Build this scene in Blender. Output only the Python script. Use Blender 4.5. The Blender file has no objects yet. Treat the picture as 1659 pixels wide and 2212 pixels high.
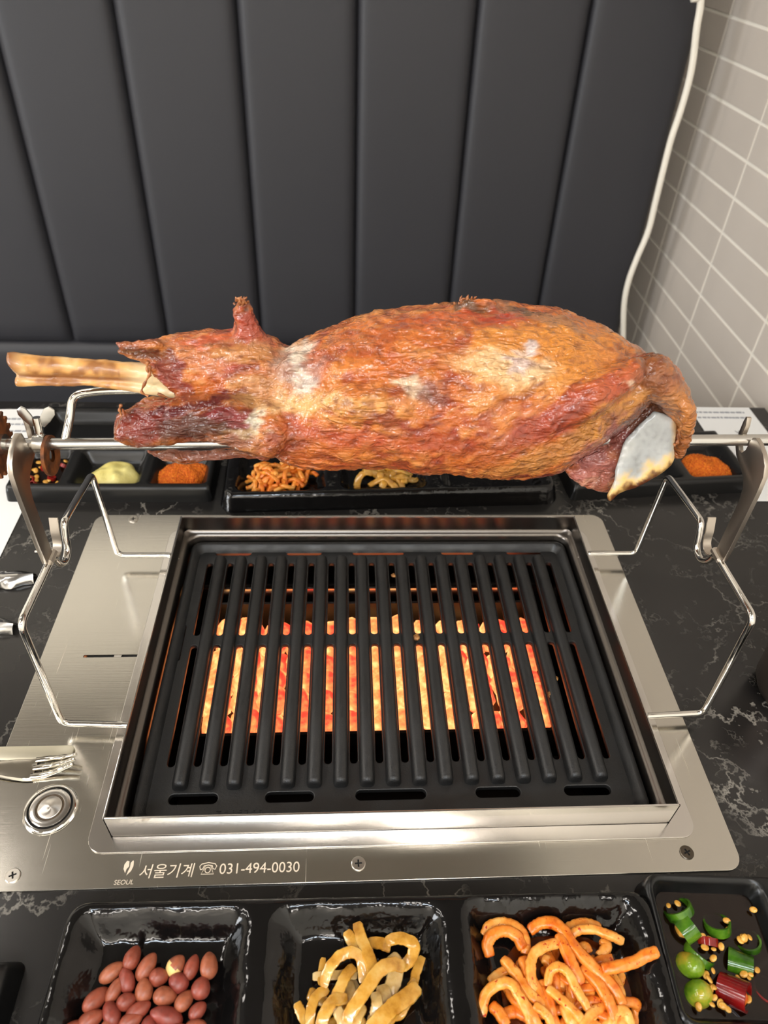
import bpy, bmesh, math, random
from mathutils import Vector, Matrix, noise
from mathutils.bvhtree import BVHTree
R = random.Random(7)
SC = bpy.context.scene
COL = SC.collection

# ------------------------------------------------------------------ camera
IW, IH, FPX = 1659.0, 2212.0, 1528.4
PITCH, YAW, ROLL = 0.7228, -0.0755, 0.0501
CAM = Vector((-0.0393, -0.3997, 0.5313))
_f = Vector((0, math.cos(PITCH), -math.sin(PITCH)))
_u = Vector((0, math.sin(PITCH), math.cos(PITCH)))
_r = Vector((1, 0, 0))
_Z = Matrix.Rotation(YAW, 3, 'Z')
FW, _u, _r = _Z @ _f, _Z @ _u, _Z @ _r
RT = math.cos(ROLL) * _r + math.sin(ROLL) * _u
UP = -math.sin(ROLL) * _r + math.cos(ROLL) * _u
cd = bpy.data.cameras.new('camera')
cam = bpy.data.objects.new('camera', cd); COL.objects.link(cam)
cam.matrix_world = Matrix(((RT.x, UP.x, -FW.x, CAM.x), (RT.y, UP.y, -FW.y, CAM.y), (RT.z, UP.z, -FW.z, CAM.z), (0, 0, 0, 1)))
cd.sensor_fit = 'HORIZONTAL'; cd.sensor_width = 36.0; cd.lens = FPX / IW * 36.0
cd.clip_start = 0.01; cd.clip_end = 50
cd.dof.use_dof = True; cd.dof.focus_distance = 0.56; cd.dof.aperture_fstop = 10.0
SC.camera = cam

# ------------------------------------------------------------------ world, lights, exposure
w = bpy.data.worlds.new('world'); SC.world = w; w.use_nodes = True
w.node_tree.nodes['Background'].inputs[0].default_value = (1.0, 0.93, 0.85, 1)
w.node_tree.nodes['Background'].inputs[1].default_value = 0.25
SC.view_settings.view_transform = 'Standard'; SC.view_settings.look = 'None'
SC.view_settings.exposure = -0.05; SC.view_settings.gamma = 1.0
SC.view_settings.use_curve_mapping = False

def area(name, loc, target, size, power, col, sy=None, shape='RECTANGLE'):
    l = bpy.data.lights.new(name, 'AREA'); l.shape = shape; l.size = size
    if shape in ('RECTANGLE', 'ELLIPSE'): l.size_y = sy or size
    l.energy = power; l.color = col
    o = bpy.data.objects.new(name, l); COL.objects.link(o); o.location = loc
    o.rotation_euler = (Vector(target) - Vector(loc)).to_track_quat('-Z', 'Y').to_euler()
    return o
WARM = (1.0, 0.935, 0.86); COOL = (0.80, 0.90, 1.0)
# linear ceiling luminaires: (x, y, length, width, power, colour, turned)
for x, y, lx, ly, e, c in ((-0.35, -1.50, 0.9, 0.16, 22, COOL), (-0.75, -2.5, 1.3, 0.16, 27, WARM), (-1.55, -0.75, 0.16, 1.2, 19, WARM),
                           (-1.6, 0.45, 0.9, 0.14, 9, WARM), (-2.75, -1.2, 0.16, 1.4, 28, WARM), (0.25, -0.95, 0.14, 0.7, 6, WARM)):
    area('lamp_light', (x, y, 1.70), (x, y, 0), lx, e, c, ly).rotation_euler = (0, 0, 0)

# small recessed downlights behind the viewer
for x, y, e in ((-0.15, -0.95, 1.6), (0.32, -1.55, 2.6), (-0.95, -1.35, 2.4), (-0.6, -2.0, 2.6)):
    area('downlight', (x, y, 1.70), (x, y, 0), 0.09, e, WARM, shape='DISK')
# unseen cool fill, added from the left to brighten the tiled wall
area('left_fill', (-3.5, -1.3, 0.55), (0.5, 0.5, 0.15), 1.7, 110, (0.93, 0.96, 1.0), 1.3)

# ------------------------------------------------------------------ helpers
def at(px, py, ax, v):
    d = FW + RT * ((px - IW / 2) / FPX) + UP * ((IH / 2 - py) / FPX)
    t = (v - CAM[ax]) / d[ax]
    return CAM + d * t
def depth(p): return (p - CAM).dot(FW)
def srgb(r, g, b):
    f = lambda c: (c / 255 / 12.92) if c <= 10 else ((c / 255 + 0.055) / 1.055) ** 2.4
    return (f(r), f(g), f(b), 1.0)

class MB:
    def __init__(s): s.v = []; s.f = []
    def add(s, vs, fs):
        o = len(s.v); s.v += [tuple(v) for v in vs]; s.f += [[i + o for i in f] for f in fs]; return s
    def box(s, x0, x1, y0, y1, z0, z1):
        v = [(x0, y0, z0), (x1, y0, z0), (x1, y1, z0), (x0, y1, z0), (x0, y0, z1), (x1, y0, z1), (x1, y1, z1), (x0, y1, z1)]
        return s.add(v, [(0, 3, 2, 1), (4, 5, 6, 7), (0, 1, 5, 4), (1, 2, 6, 5), (2, 3, 7, 6), (3, 0, 4, 7)])
    def loft(s, rings, caps=True, closed=True):
        n = len(rings[0]); vs = [p for r in rings for p in r]; fs = []
        for i in range(len(rings) - 1):
            for j in range(n if closed else n - 1):
                a = i * n + j; b = i * n + (j + 1) % n
                fs.append((a, b, b + n, a + n))
        if caps: fs += [tuple(range(n - 1, -1, -1)), tuple(range((len(rings) - 1) * n, len(rings) * n))]
        return s.add(vs, fs)
    def tube(s, pts, r, seg=12, caps=True, flat=None):
        pts = [Vector(p) for p in pts]; rings = []; N = None
        for i, p in enumerate(pts):
            t = (pts[min(i + 1, len(pts) - 1)] - pts[max(i - 1, 0)])
            if t.length < 1e-9: t = Vector((1, 0, 0))
            t.normalize()
            if N is None:
                N = t.orthogonal().normalized()
                if flat is not None:
                    N = Vector(flat) - t * t.dot(Vector(flat)); N.normalize()
            else:
                N = N - t * t.dot(N); N.normalize()
            B = t.cross(N); rr = r[i] if isinstance(r, (list, tuple)) else r
            rings.append([p + (N * math.cos(2 * math.pi * k / seg) + B * math.sin(2 * math.pi * k / seg)) * rr for k in range(seg)])
        return s.loft(rings, caps)
    def lathe(s, prof, c=(0, 0, 0), seg=48, M=None, caps=True):
        c = Vector(c); rings = []
        for r, z in prof:
            ring = []
            for k in range(seg):
                a = 2 * math.pi * k / seg; p = Vector((r * math.cos(a), r * math.sin(a), z))
                if M: p = M @ p
                ring.append(p + c)
            rings.append(ring)
        return s.loft(rings, caps)
    def prism(s, poly, axis, a, b):
        """poly: list of 2-D points, extruded along axis from a to b"""
        def P(q, h):
            return {0: (h, q[0], q[1]), 1: (q[0], h, q[1]), 2: (q[0], q[1], h)}[axis]
        return s.loft([[P(q, a) for q in poly], [P(q, b) for q in poly]])
    def mesh(s, name, sharp=None, bevel=0):
        m = bpy.data.meshes.new(name); m.from_pydata(s.v, [], s.f); m.validate(); 
        bm = bmesh.new(); bm.from_mesh(m); bmesh.ops.recalc_face_normals(bm, faces=bm.faces)
        if bevel: bmesh.ops.bevel(bm, geom=[e for e in bm.edges if len(e.link_faces) == 2 and e.calc_face_angle(0) > 0.6], offset=bevel, segments=2, affect='EDGES', profile=0.6)
        bm.to_mesh(m); bm.free()
        if sharp is not None:
            for p in m.polygons: p.use_smooth = True
            m.set_sharp_from_angle(angle=math.radians(sharp))
        return m
    def build(s, name, mat, parent=None, sharp=35, bevel=0):
        return obj(name, s.mesh(name, sharp, bevel), mat, parent)

def obj(name, mesh, mat, parent=None):
    o = bpy.data.objects.new(name, mesh); COL.objects.link(o)
    if mat is not None and len(mesh.materials) == 0: mesh.materials.append(mat)
    if parent is not None:
        o.parent = parent; o.matrix_parent_inverse = Matrix.Identity(4)
        if parent.type == 'EMPTY' or True:
            w_ = Matrix.Translation(parent.get('_org', (0, 0, 0)))
            o.matrix_parent_inverse = w_.inverted()
    return o
def tag(o, label=None, cat=None, group=None, kind=None):
    if label: o['label'] = label
    if cat: o['category'] = cat
    if group: o['group'] = group
    if kind: o['kind'] = kind
    return o
def thing(name, loc, label, cat, group=None, kind=None):
    o = bpy.data.objects.new(name, None); COL.objects.link(o); o.location = loc
    o.empty_display_size = 0.02
    o['_org'] = tuple(loc)
    return tag(o, label, cat, group, kind)
def fillet(pts, r, n=6):
    pts = [Vector(p) for p in pts]; out = [pts[0]]
    for i in range(1, len(pts) - 1):
        a, b, c = pts[i - 1], pts[i], pts[i + 1]
        d = min(r, (a - b).length * 0.49, (c - b).length * 0.49)
        p, q = b + (a - b).normalized() * d, b + (c - b).normalized() * d
        for k in range(n + 1):
            t = k / n; out.append(p.lerp(b, t).lerp(b.lerp(q, t), t))
    return out + [pts[-1]]
def smooth_path(pts, n=8):
    pts = [Vector(p) for p in pts]; out = []
    P = [pts[0] * 2 - pts[1]] + pts + [pts[-1] * 2 - pts[-2]]
    for i in range(1, len(P) - 2):
        for k in range(n):
            t = k / n; a, b, c, d = P[i - 1], P[i], P[i + 1], P[i + 2]
            out.append(0.5 * ((2 * b) + (c - a) * t + (2 * a - 5 * b + 4 * c - d) * t * t + (3 * b - a - 3 * c + d) * t ** 3))
    return out + [pts[-1]]
def rrect(x0, x1, y0, y1, r, n=6):
    o = []
    for cx, cy, a0 in ((x1 - r, y1 - r, 0), (x0 + r, y1 - r, 90), (x0 + r, y0 + r, 180), (x1 - r, y0 + r, 270)):
        for k in range(n + 1):
            a = math.radians(a0 + 90 * k / n); o.append((cx + r * math.cos(a), cy + r * math.sin(a)))
    return o
def sheet(name, outlines, z, th, mat, parent=None, bev=0.0):
    """flat sheet with holes: first outline is the border, the others are cut out"""
    cu = bpy.data.curves.new(name, 'CURVE'); cu.dimensions = '2D'; cu.fill_mode = 'BOTH'
    for ol in outlines:
        sp = cu.splines.new('POLY'); sp.points.add(len(ol) - 1); sp.use_cyclic_u = True
        for p, q in zip(sp.points, ol): p.co = (q[0], q[1], 0, 1)
    cu.extrude = max(th / 2 - bev, 0.0001); cu.bevel_depth = bev; cu.bevel_resolution = 1
    if bev: cu.offset = -bev
    t = bpy.data.objects.new(name, cu); COL.objects.link(t)
    me = bpy.data.meshes.new_from_object(t.evaluated_get(bpy.context.evaluated_depsgraph_get()))
    bpy.data.objects.remove(t); bpy.data.curves.remove(cu)
    me.transform(Matrix.Translation((0, 0, z - th / 2)))
    me.materials.clear()
    for p in me.polygons: p.use_smooth = True
    me.set_sharp_from_angle(angle=math.radians(30))
    return obj(name, me, mat, parent)

# ------------------------------------------------------------------ materials
def mat(name, col=(0.5, 0.5, 0.5, 1), rough=0.5, metal=0.0, **kw):
    m = bpy.data.materials.new(name); m.use_nodes = True
    b = m.node_tree.nodes['Principled BSDF']
    b.inputs['Base Color'].default_value = col; b.inputs['Roughness'].default_value = rough; b.inputs['Metallic'].default_value = metal
    for k, v in kw.items(): b.inputs[k.replace('_', ' ')].default_value = v
    return m
def nd(m, t, **kw):
    n = m.node_tree.nodes.new(t)
    for k, v in kw.items():
        if k in n.inputs: n.inputs[k].default_value = v
        else: setattr(n, k, v)
    return n
def ln(m, a, b): m.node_tree.links.new(a, b)
def bs(m): return m.node_tree.nodes['Principled BSDF']
def coords(m, scale=(1, 1, 1), rot=(0, 0, 0), kind='Object'):
    tc = nd(m, 'ShaderNodeTexCoord'); mp = nd(m, 'ShaderNodeMapping')
    mp.inputs['Scale'].default_value = scale; mp.inputs['Rotation'].default_value = rot
    ln(m, tc.outputs[kind], mp.inputs[0]); return mp.outputs[0]
def noi(m, vec, scale, detail=4, rough=0.55, dist=0.0):
    n = nd(m, 'ShaderNodeTexNoise'); n.inputs['Scale'].default_value = scale; n.inputs['Detail'].default_value = detail
    n.inputs['Roughness'].default_value = rough; n.inputs['Distortion'].default_value = dist
    ln(m, vec, n.inputs['Vector']); return n.outputs['Fac']
def ramp(m, fac, stops):
    r = nd(m, 'ShaderNodeValToRGB'); e = r.color_ramp.elements
    while len(e) < len(stops): e.new(0.5)
    for x, (p, c) in zip(e, stops): x.position = p; x.color = c if len(c) == 4 else (*c, 1)
    ln(m, fac, r.inputs[0]); return r.outputs['Color']
def bump(m, fac, strength=0.3, dist=0.001, normal=None):
    b = nd(m, 'ShaderNodeBump'); b.inputs['Strength'].default_value = strength; b.inputs['Distance'].default_value = dist
    ln(m, fac, b.inputs['Height'])
    if normal is not None: ln(m, normal, b.inputs['Normal'])
    ln(m, b.outputs[0], bs(m).inputs['Normal']); return b.outputs[0]
def mix(m, f, a, b, t='MIX'):
    n = nd(m, 'ShaderNodeMix', data_type='RGBA', blend_type=t)
    if isinstance(f, float): n.inputs[0].default_value = f
    else: ln(m, f, n.inputs[0])
    for s, i in ((a, 6), (b, 7)):
        if isinstance(s, tuple): n.inputs[i].default_value = s
        else: ln(m, s, n.inputs[i])
    return n.outputs[2]
def G(v): return (v, v, v, 1)

M = {}
m = M['leather'] = mat('black_leatherette', srgb(46, 46, 50), 0.5, Specular_IOR_Level=0.4)
c = coords(m); bump(m, noi(m, c, 900, 3), 0.25, 0.0006)
m = M['tile'] = mat('grey_glazed_tile', srgb(150, 141, 132), 0.28)
c = coords(m); ln(m, ramp(m, noi(m, c, 6, 2), [(0.3, srgb(204, 194, 183)), (0.7, srgb(211, 201, 190))]), bs(m).inputs['Base Color'])
M['grout'] = mat('pale_grout', srgb(240, 234, 222), 0.85)
M['paint'] = mat('warm_white_paint', srgb(240, 235, 225), 0.9)
M['ceiling'] = mat('grey_ceiling_paint', srgb(138, 133, 126), 0.9)
M['floor'] = mat('dark_floor', srgb(80, 74, 68), 0.6)
M['cable'] = mat('white_cable_plastic', srgb(232, 226, 212), 0.45)
# black marble with pale veins
m = M['marble'] = mat('black_marble', srgb(28, 27, 27), 0.22)
c = coords(m); d = noi(m, c, 5, 4, 0.6)
v1 = nd(m, 'ShaderNodeVectorMath', operation='ADD'); sc_ = nd(m, 'ShaderNodeVectorMath', operation='SCALE')
nc = nd(m, 'ShaderNodeTexNoise'); nc.inputs['Scale'].default_value = 11; nc.inputs['Detail'].default_value = 6; nc.inputs['Roughness'].default_value = 0.65; ln(m, c, nc.inputs['Vector'])
ln(m, nc.outputs['Color'], sc_.inputs[0]); sc_.inputs['Scale'].default_value = 0.16
ln(m, c, v1.inputs[0]); ln(m, sc_.outputs[0], v1.inputs[1])
vo = nd(m, 'ShaderNodeTexVoronoi', feature='DISTANCE_TO_EDGE'); vo.inputs['Scale'].default_value = 9; ln(m, v1.outputs[0], vo.inputs['Vector'])
vein = ramp(m, vo.outputs['Distance'], [(0.0, G(0.8)), (0.022, G(0.0))])
gate = ramp(m, noi(m, c, 9, 3), [(0.48, G(0)), (0.66, G(1))])
cloud = ramp(m, noi(m, c, 14, 8, 0.68, 0.6), [(0.64, G(0)), (0.86, G(0.8))])
ve = mix(m, 1.0, vein, gate, 'MULTIPLY')
vo2 = nd(m, 'ShaderNodeTexVoronoi', feature='DISTANCE_TO_EDGE'); vo2.inputs['Scale'].default_value = 21; ln(m, v1.outputs[0], vo2.inputs['Vector'])
ve2 = mix(m, 1.0, ramp(m, vo2.outputs['Distance'], [(0.0, G(0.45)), (0.03, G(0.0))]), ramp(m, noi(m, c, 16, 3), [(0.5, G(0)), (0.7, G(1))]), 'MULTIPLY')
ve = mix(m, 1.0, mix(m, 1.0, ve, ve2, 'LIGHTEN'), cloud, 'LIGHTEN')
base = ramp(m, noi(m, c, 7, 5), [(0.3, srgb(22, 21, 21)), (0.7, srgb(40, 38, 36))])
ln(m, mix(m, ve, base, srgb(150, 145, 136)), bs(m).inputs['Base Color'])
# brushed stainless steel
def steel(name, col, r0, r1, brush=(3, 220, 220), scr=0.0, b=0.06):
    m = mat(name, col, r0, 1.0)
    c = coords(m, brush); f = noi(m, c, 5, 4, 0.6)
    c2 = coords(m); g = noi(m, c2, 14, 4)
    rr = nd(m, 'ShaderNodeMapRange'); rr.inputs['To Min'].default_value = r0; rr.inputs['To Max'].default_value = r1
    av = nd(m, 'ShaderNodeMath', operation='ADD'); hf = nd(m, 'ShaderNodeMath', operation='MULTIPLY'); hf.inputs[1].default_value = 0.5
    ln(m, f, av.inputs[0]); ln(m, g, av.inputs[1]); ln(m, av.outputs[0], hf.inputs[0])
    ln(m, hf.outputs[0], rr.inputs['Value']); ln(m, rr.outputs[0], bs(m).inputs['Roughness'])
    bump(m, f, b, 0.0004)
    return m
M['steel'] = steel('brushed_stainless_plate', srgb(200, 196, 187), 0.12, 0.24)
m = M['steel']
sa = ramp(m, noi(m, coords(m, (900, 9, 1), (0, 0, 0.95)), 1.0, 2, 0.5), [(0.70, G(0)), (0.74, G(1))])
sb_ = ramp(m, noi(m, coords(m, (700, 14, 1), (0, 0, -0.4)), 1.0, 2, 0.5), [(0.72, G(0)), (0.76, G(1))])
gt = ramp(m, noi(m, coords(m), 16, 3), [(0.46, G(0)), (0.62, G(1))])
sc2 = mix(m, 1.0, mix(m, 1.0, sa, sb_, 'LIGHTEN'), gt, 'MULTIPLY')
ln(m, mix(m, sc2, srgb(200, 196, 187), srgb(240, 232, 214)), bs(m).inputs['Base Color'])
rn = bs(m).inputs['Roughness'].links[0].from_socket
ln(m, mix(m, sc2, rn, G(0.6)), bs(m).inputs['Roughness'])
M['steel_tray'] = steel('polished_stainless_tray', srgb(212, 208, 203), 0.12, 0.24, (2, 120, 120), b=0.03)
M['heat_steel'] = steel('smoke_darkened_steel', srgb(120, 114, 108), 0.22, 0.38, (2, 120, 120))
M['chrome'] = mat('chrome_wire', srgb(225, 222, 216), 0.08, 1.0)
M['spit'] = steel('stainless_spit', srgb(205, 203, 198), 0.16, 0.28, (4, 90, 90))
M['bracket'] = steel('satin_bracket_steel', srgb(190, 180, 168), 0.26, 0.40, (90, 90, 6))
m = M['rust'] = mat('rusty_steel', srgb(120, 72, 40), 0.6, 0.4)
c = coords(m); ln(m, ramp(m, noi(m, c, 120, 5), [(0.35, srgb(84, 52, 34)), (0.65, srgb(150, 88, 44))]), bs(m).inputs['Base Color'])
m = M['iron'] = mat('black_coated_cast_iron', srgb(28, 28, 28), 0.42, 0.0, Specular_IOR_Level=0.55)
c = coords(m); bump(m, noi(m, c, 700, 3, 0.7), 0.5, 0.0005)
ln(m, ramp(m, noi(m, c, 45, 5), [(0.35, G(0.30)), (0.65, G(0.55))]), bs(m).inputs['Roughness'])
M['inner'] = mat('sooty_firebox_steel', srgb(52, 46, 42), 0.45, 0.8)
M['black'] = mat('matte_black_gap', srgb(10, 10, 10), 0.8)
# glowing charcoal
m = M['coal'] = mat('glowing_charcoal', srgb(30, 20, 18), 0.9)
c = coords(m, kind='Object'); n1 = noi(m, coords(m, kind='Generated'), 1.1, 4, 0.55)
g = ramp(m, n1, [(0.26, (0.30, 0.008, 0.006, 1)), (0.40, (0.75, 0.05, 0.025, 1)), (0.50, (0.95, 0.22, 0.06, 1)), (0.60, (1.0, 0.50, 0.17, 1))])
ln(m, g, bs(m).inputs['Emission Color']); bs(m).inputs['Emission Strength'].default_value = 2.2
M['etch'] = mat('etched_lettering', srgb(214, 200, 180), 0.75, 0.2)
M['paper'] = mat('white_paper', srgb(232, 232, 230), 0.8)
M['print'] = mat('grey_print', srgb(150, 152, 158), 0.9)
M['print_dark'] = mat('dark_print', srgb(92, 94, 100), 0.9)
m = M['ceramic'] = mat('black_glazed_ceramic', srgb(13, 12, 12), 0.10, Specular_IOR_Level=0.42)
c = coords(m); bump(m, noi(m, c, 120, 2), 0.25, 0.002)
M['melamine'] = mat('black_matte_dish', srgb(16, 16, 16), 0.28, Specular_IOR_Level=0.4)
m = M['peanut'] = mat('peanut_red_skin', srgb(140, 62, 48), 0.38)
c = coords(m, (1, 1, 1)); oi = nd(m, 'ShaderNodeObjectInfo'); hue = ramp(m, oi.outputs['Random'], [(0.0, srgb(134, 52, 46)), (0.5, srgb(150, 72, 52)), (1.0, srgb(164, 92, 62))])
ln(m, mix(m, 1.0, hue, ramp(m, noi(m, c, 220, 4, 0.6), [(0.3, G(0.62)), (0.65, G(1.0))]), 'MULTIPLY'), bs(m).inputs['Base Color'])
bump(m, noi(m, coords(m, (60, 260, 260)), 1.5, 3), 0.12, 0.0008)
M['peanut_cream'] = mat('peeled_peanut', srgb(226, 190, 120), 0.5)
def food(name, c0, c1, c2, sc, rough, sss=0.0, bmp=0.2, **kw):
    m = mat(name, c1, rough, **kw); c = coords(m)
    ln(m, ramp(m, noi(m, c, sc, 4, 0.6), [(0.3, c0), (0.5, c1), (0.72, c2)]), bs(m).inputs['Base Color'])
    bump(m, noi(m, c, sc * 3, 3), bmp, 0.0008)
    if sss: bs(m).inputs['Subsurface Weight'].default_value = sss; bs(m).inputs['Subsurface Radius'].default_value = (0.004, 0.002, 0.001); bs(m).inputs['Subsurface Scale'].default_value = 0.5
    return m
M['zhacai'] = food('pickled_mustard_stem', srgb(164, 110, 26), srgb(202, 150, 60), srgb(216, 178, 102), 90, 0.2, sss=0.2)
M['zhacai_pale'] = food('pale_pickled_mustard_stem', srgb(180, 140, 74), srgb(208, 174, 112), srgb(216, 192, 142), 90, 0.2, sss=0.2)
M['radish'] = food('seasoned_radish_strip', srgb(206, 106, 26), srgb(232, 152, 62), srgb(240, 184, 104), 110, 0.24, sss=0.15)
M['radish_red'] = food('spicy_radish_strip', srgb(190, 80, 16), srgb(220, 122, 36), srgb(232, 152, 68), 110, 0.24, sss=0.15)
m = M['radish']; 
for m in (M['radish'], M['radish_red']):
    sp_ = ramp(m, noi(m, coords(m), 330, 3, 0.6), [(0.62, G(0)), (0.68, G(1))])
    src = bs(m).inputs['Base Color'].links[0].from_socket
    ln(m, mix(m, sp_, src, srgb(172, 40, 10)), bs(m).inputs['Base Color'])
for m in (M['zhacai'], M['zhacai_pale']): bs(m).inputs['Subsurface Weight'].default_value = 0.45; bs(m).inputs['Coat Weight'].default_value = 0.6; bs(m).inputs['Coat Roughness'].default_value = 0.08
M['spice'] = food('orange_spice_powder', srgb(176, 66, 4), srgb(218, 104, 8), srgb(236, 146, 34), 420, 0.8, bmp=0.6)
M['mustard'] = food('pale_mustard', srgb(206, 190, 108), srgb(214, 202, 124), srgb(220, 210, 140), 40, 0.35)
M['chili_green'] = food('green_chilli_skin', srgb(30, 60, 8), srgb(54, 96, 16), srgb(92, 130, 32), 60, 0.14, bmp=0.05)
M['chili_pale'] = food('pale_green_chilli_skin', srgb(70, 108, 16), srgb(116, 144, 34), srgb(190, 156, 50), 70, 0.14, bmp=0.05)
M['chili_red'] = food('red_chilli_skin', srgb(84, 8, 10), srgb(118, 16, 16), srgb(146, 34, 24), 60, 0.14, bmp=0.05)
M['seed'] = food('chilli_seed', srgb(190, 128, 40), srgb(214, 158, 66), srgb(226, 184, 100), 200, 0.25)
M['soy'] = mat('soy_sauce', srgb(22, 10, 4), 0.04, Alpha=0.82)
M['brine'] = mat('red_brine', srgb(96, 40, 12), 0.05, Alpha=0.6)
M['bone'] = food('roasted_bone', srgb(176, 110, 52), srgb(222, 178, 116), srgb(236, 212, 164), 55, 0.35)

# ------------------------------------------------------------------ room
XW, YB = 0.566, 1.16
def struct(name, mb, m, **k): return tag(mb.build(name, m, **k), kind='structure')
struct('floor', MB().box(-3.6, XW, -3.4, YB, -0.79, -0.75), M['floor'])
struct('ceiling', MB().box(-3.6, XW, -3.4, YB, 1.72, 1.76), M['ceiling'])
struct('wall_back', MB().box(-3.6, XW, YB, YB + 0.05, -0.75, 1.72), M['paint'])
struct('wall_left', MB().box(-3.65, -3.6, -3.4, YB, -0.75, 1.72), M['paint'])
struct('wall_front', MB().box(-3.6, XW, -3.45, -2.8, -0.75, 1.72), M['paint'])
wn = MB()  # unseen frame and glass on the left wall, added to accompany the fill lamp
for b in ((-2.25, -0.35, -0.16, -0.10), (-2.25, -0.35, 1.20, 1.26), (-2.25, -2.19, -0.10, 1.20), (-0.41, -0.35, -0.10, 1.20), (-1.33, -1.27, -0.10, 1.20)): wn.box(-3.6, -3.56, *b)
w1 = struct('added_window', wn, M['cable'])
MB().box(-3.598, -3.594, -2.19, -0.41, -0.10, 1.20).build('added_pane', mat('added_pane_glass', srgb(214, 222, 228), 0.05, Specular_IOR_Level=0.5), w1)
wr = struct('wall_right', MB().box(XW + 0.0015, XW + 0.05, -3.4, YB, -0.75, 1.72), M['grout'])
PZ, PY, GR = 0.0526, 0.2035, 0.0046
tm = MB().box(-0.0010, 0, GR / 2, PY - GR / 2, GR / 2, PZ - GR / 2).mesh('tile', None, 0.0004)
tm.materials.append(M['tile'])
for k in range(-11, 25):
    for j in range(-3, 6):
        y0, z0 = 0.5185 + (j - 1) * PY + 0.0015, 0.3995 - PZ * 7 + k * PZ
        if y0 + PY > YB - 0.002 or y0 < -0.3: continue
        t = obj('tile', tm, None, wr); t.location = (XW + 0.0015, y0, z0)
        t.rotation_euler = (R.uniform(-1, 1) * 0.0015, 0, R.uniform(-1, 1) * 0.002)

# booth bench: backrest of upright padded channels, plain band below, seat
bt = thing('booth_bench', (-0.1, 0.93, -0.75), 'black leatherette booth bench with upright padded channels', 'bench')
def yb(z): return 0.846 + 0.052 * (z + 0.14)
SEAM = [-1.26, -1.083, -0.906, -0.731, -0.555, -0.377, -0.198, -0.0195, 0.1595, 0.331, 0.500]
for i in range(len(SEAM) - 1):
    a, b = SEAM[i], SEAM[i + 1]; n = 22; mb = MB(); rings = []
    zs = [-0.140, -0.138, -0.134, -0.125, -0.1] + [0.1 * k for k in range(0, 7)] + [0.64, 0.652, 0.658]
    for z in zs:
        ring = []
        for k in range(n + 1):
            t = k / n; u_ = abs(2 * t - 1)
            e = min(1.0, max(0.0, min(z + 0.140, 0.660 - z) / 0.03)); e = 1 - (1 - e) ** 3
            sh = 0.012 * (1 - u_ ** 14) * (0.35 + 0.65 * e) + 0.002 * (1 - u_ ** 2)
            ring.append((a + (b - a) * (0.5 + 0.5 * math.copysign(u_ ** 0.8, 2 * t - 1)), yb(z) + 0.012 - sh, z))
        ring += [(b, yb(z) + 0.07, z), (a, yb(z) + 0.07, z)]
        rings.append(ring)
    mb.loft(rings); mb.build('channel_panel', M['leather'], bt, sharp=50)
mb = MB(); rings = []
for z, o in ((-0.70, 0.0), (-0.20, 0.0), (-0.165, 0.001), (-0.150, 0.005), (-0.143, 0.014)):
    rings.append([(-1.26, 0.842 + o, z), (0.5, 0.842 + o, z), (0.5, 0.93, z), (-1.26, 0.93, z)])
mb.loft(rings); mb.build('lower_band', M['leather'], bt, sharp=40)
MB().box(-1.26, 0.5, 0.36, 0.845, -0.36, -0.29).build('seat_cushion', M['leather'], bt, sharp=50, bevel=0.012)
MB().box(-1.26, 0.5, 0.40, 0.93, -0.75, -0.36).build('seat_base', M['leather'], bt)

# white cable hanging along the bench edge
cp = [(1516, -120), (1514, 0), (1505, 60), (1497, 130), (1487, 180), (1470, 240), (1450, 300), (1432, 370), (1415, 440), (1400, 500), (1375, 560), (1357, 610), (1348, 660), (1346, 735), (1345, 790)]
P_ = [at(x, y, 1, 0.826) for x, y in cp]
P_ = [Vector((P_[0].x + 0.01, P_[0].y, 1.0))] + P_ + [Vector((P_[-1].x + 0.02, 0.826, -0.27))]
tag(MB().tube(smooth_path(P_, 6), 0.0052, 10).build('cable', M['cable']), 'white plastic cable running down between bench edge and tiled wall', 'cable')

# ------------------------------------------------------------------ table
tb = thing('dining_table', (-0.1, 0.0, -0.75), 'black marble restaurant table with white veins and built-in grill opening', 'table')
hole = [(-0.205, -0.150), (0.205, -0.150), (0.205, 0.156), (-0.205, 0.156)]
sheet('table_top', [[(-0.78, -0.46), (XW - 0.008, -0.46), (XW - 0.008, 0.428), (-0.78, 0.428)], hole], -0.002, 0.03, M['marble'], tb, 0.002)
for x in (-0.6, 0.4):
    MB().box(x - 0.04, x + 0.04, -0.2, 0.2, -0.75, -0.032).build('leg', M['inner'], tb)

# ------------------------------------------------------------------ built-in grill
gr = thing('table_grill', (-0.03, 0, -0.002), 'stainless steel charcoal grill set into the marble table', 'grill')
slot = rrect(-0.2745, -0.218, 0.0028, 0.0052, 0.001, 3)
def oct_(x0, x1, y0, y1, r): return rrect(x0, x1, y0, y1, r, 6)
sheet('top_plate', [oct_(-0.3118, 0.2552, -0.1962, 0.196, 0.012), hole, slot], 0.0, 0.0018, M['steel'], gr, 0.0003)
MB().box(-0.2765, -0.216, 0.001, 0.007, -0.0019, -0.0017).build('slot_backing', M['black'], gr)
MB().box(-0.2475, -0.241, 0.0030, 0.0050, -0.0018, -0.0004).build('slider_tab', M['steel_tray'], gr)
MB().lathe([(0.0013, -0.0018), (0.0013, -0.0002), (0.0008, 0.0002)], (-0.2728, 0.004, 0), 12).build('slot_rivet', M['rust'], gr)
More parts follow.
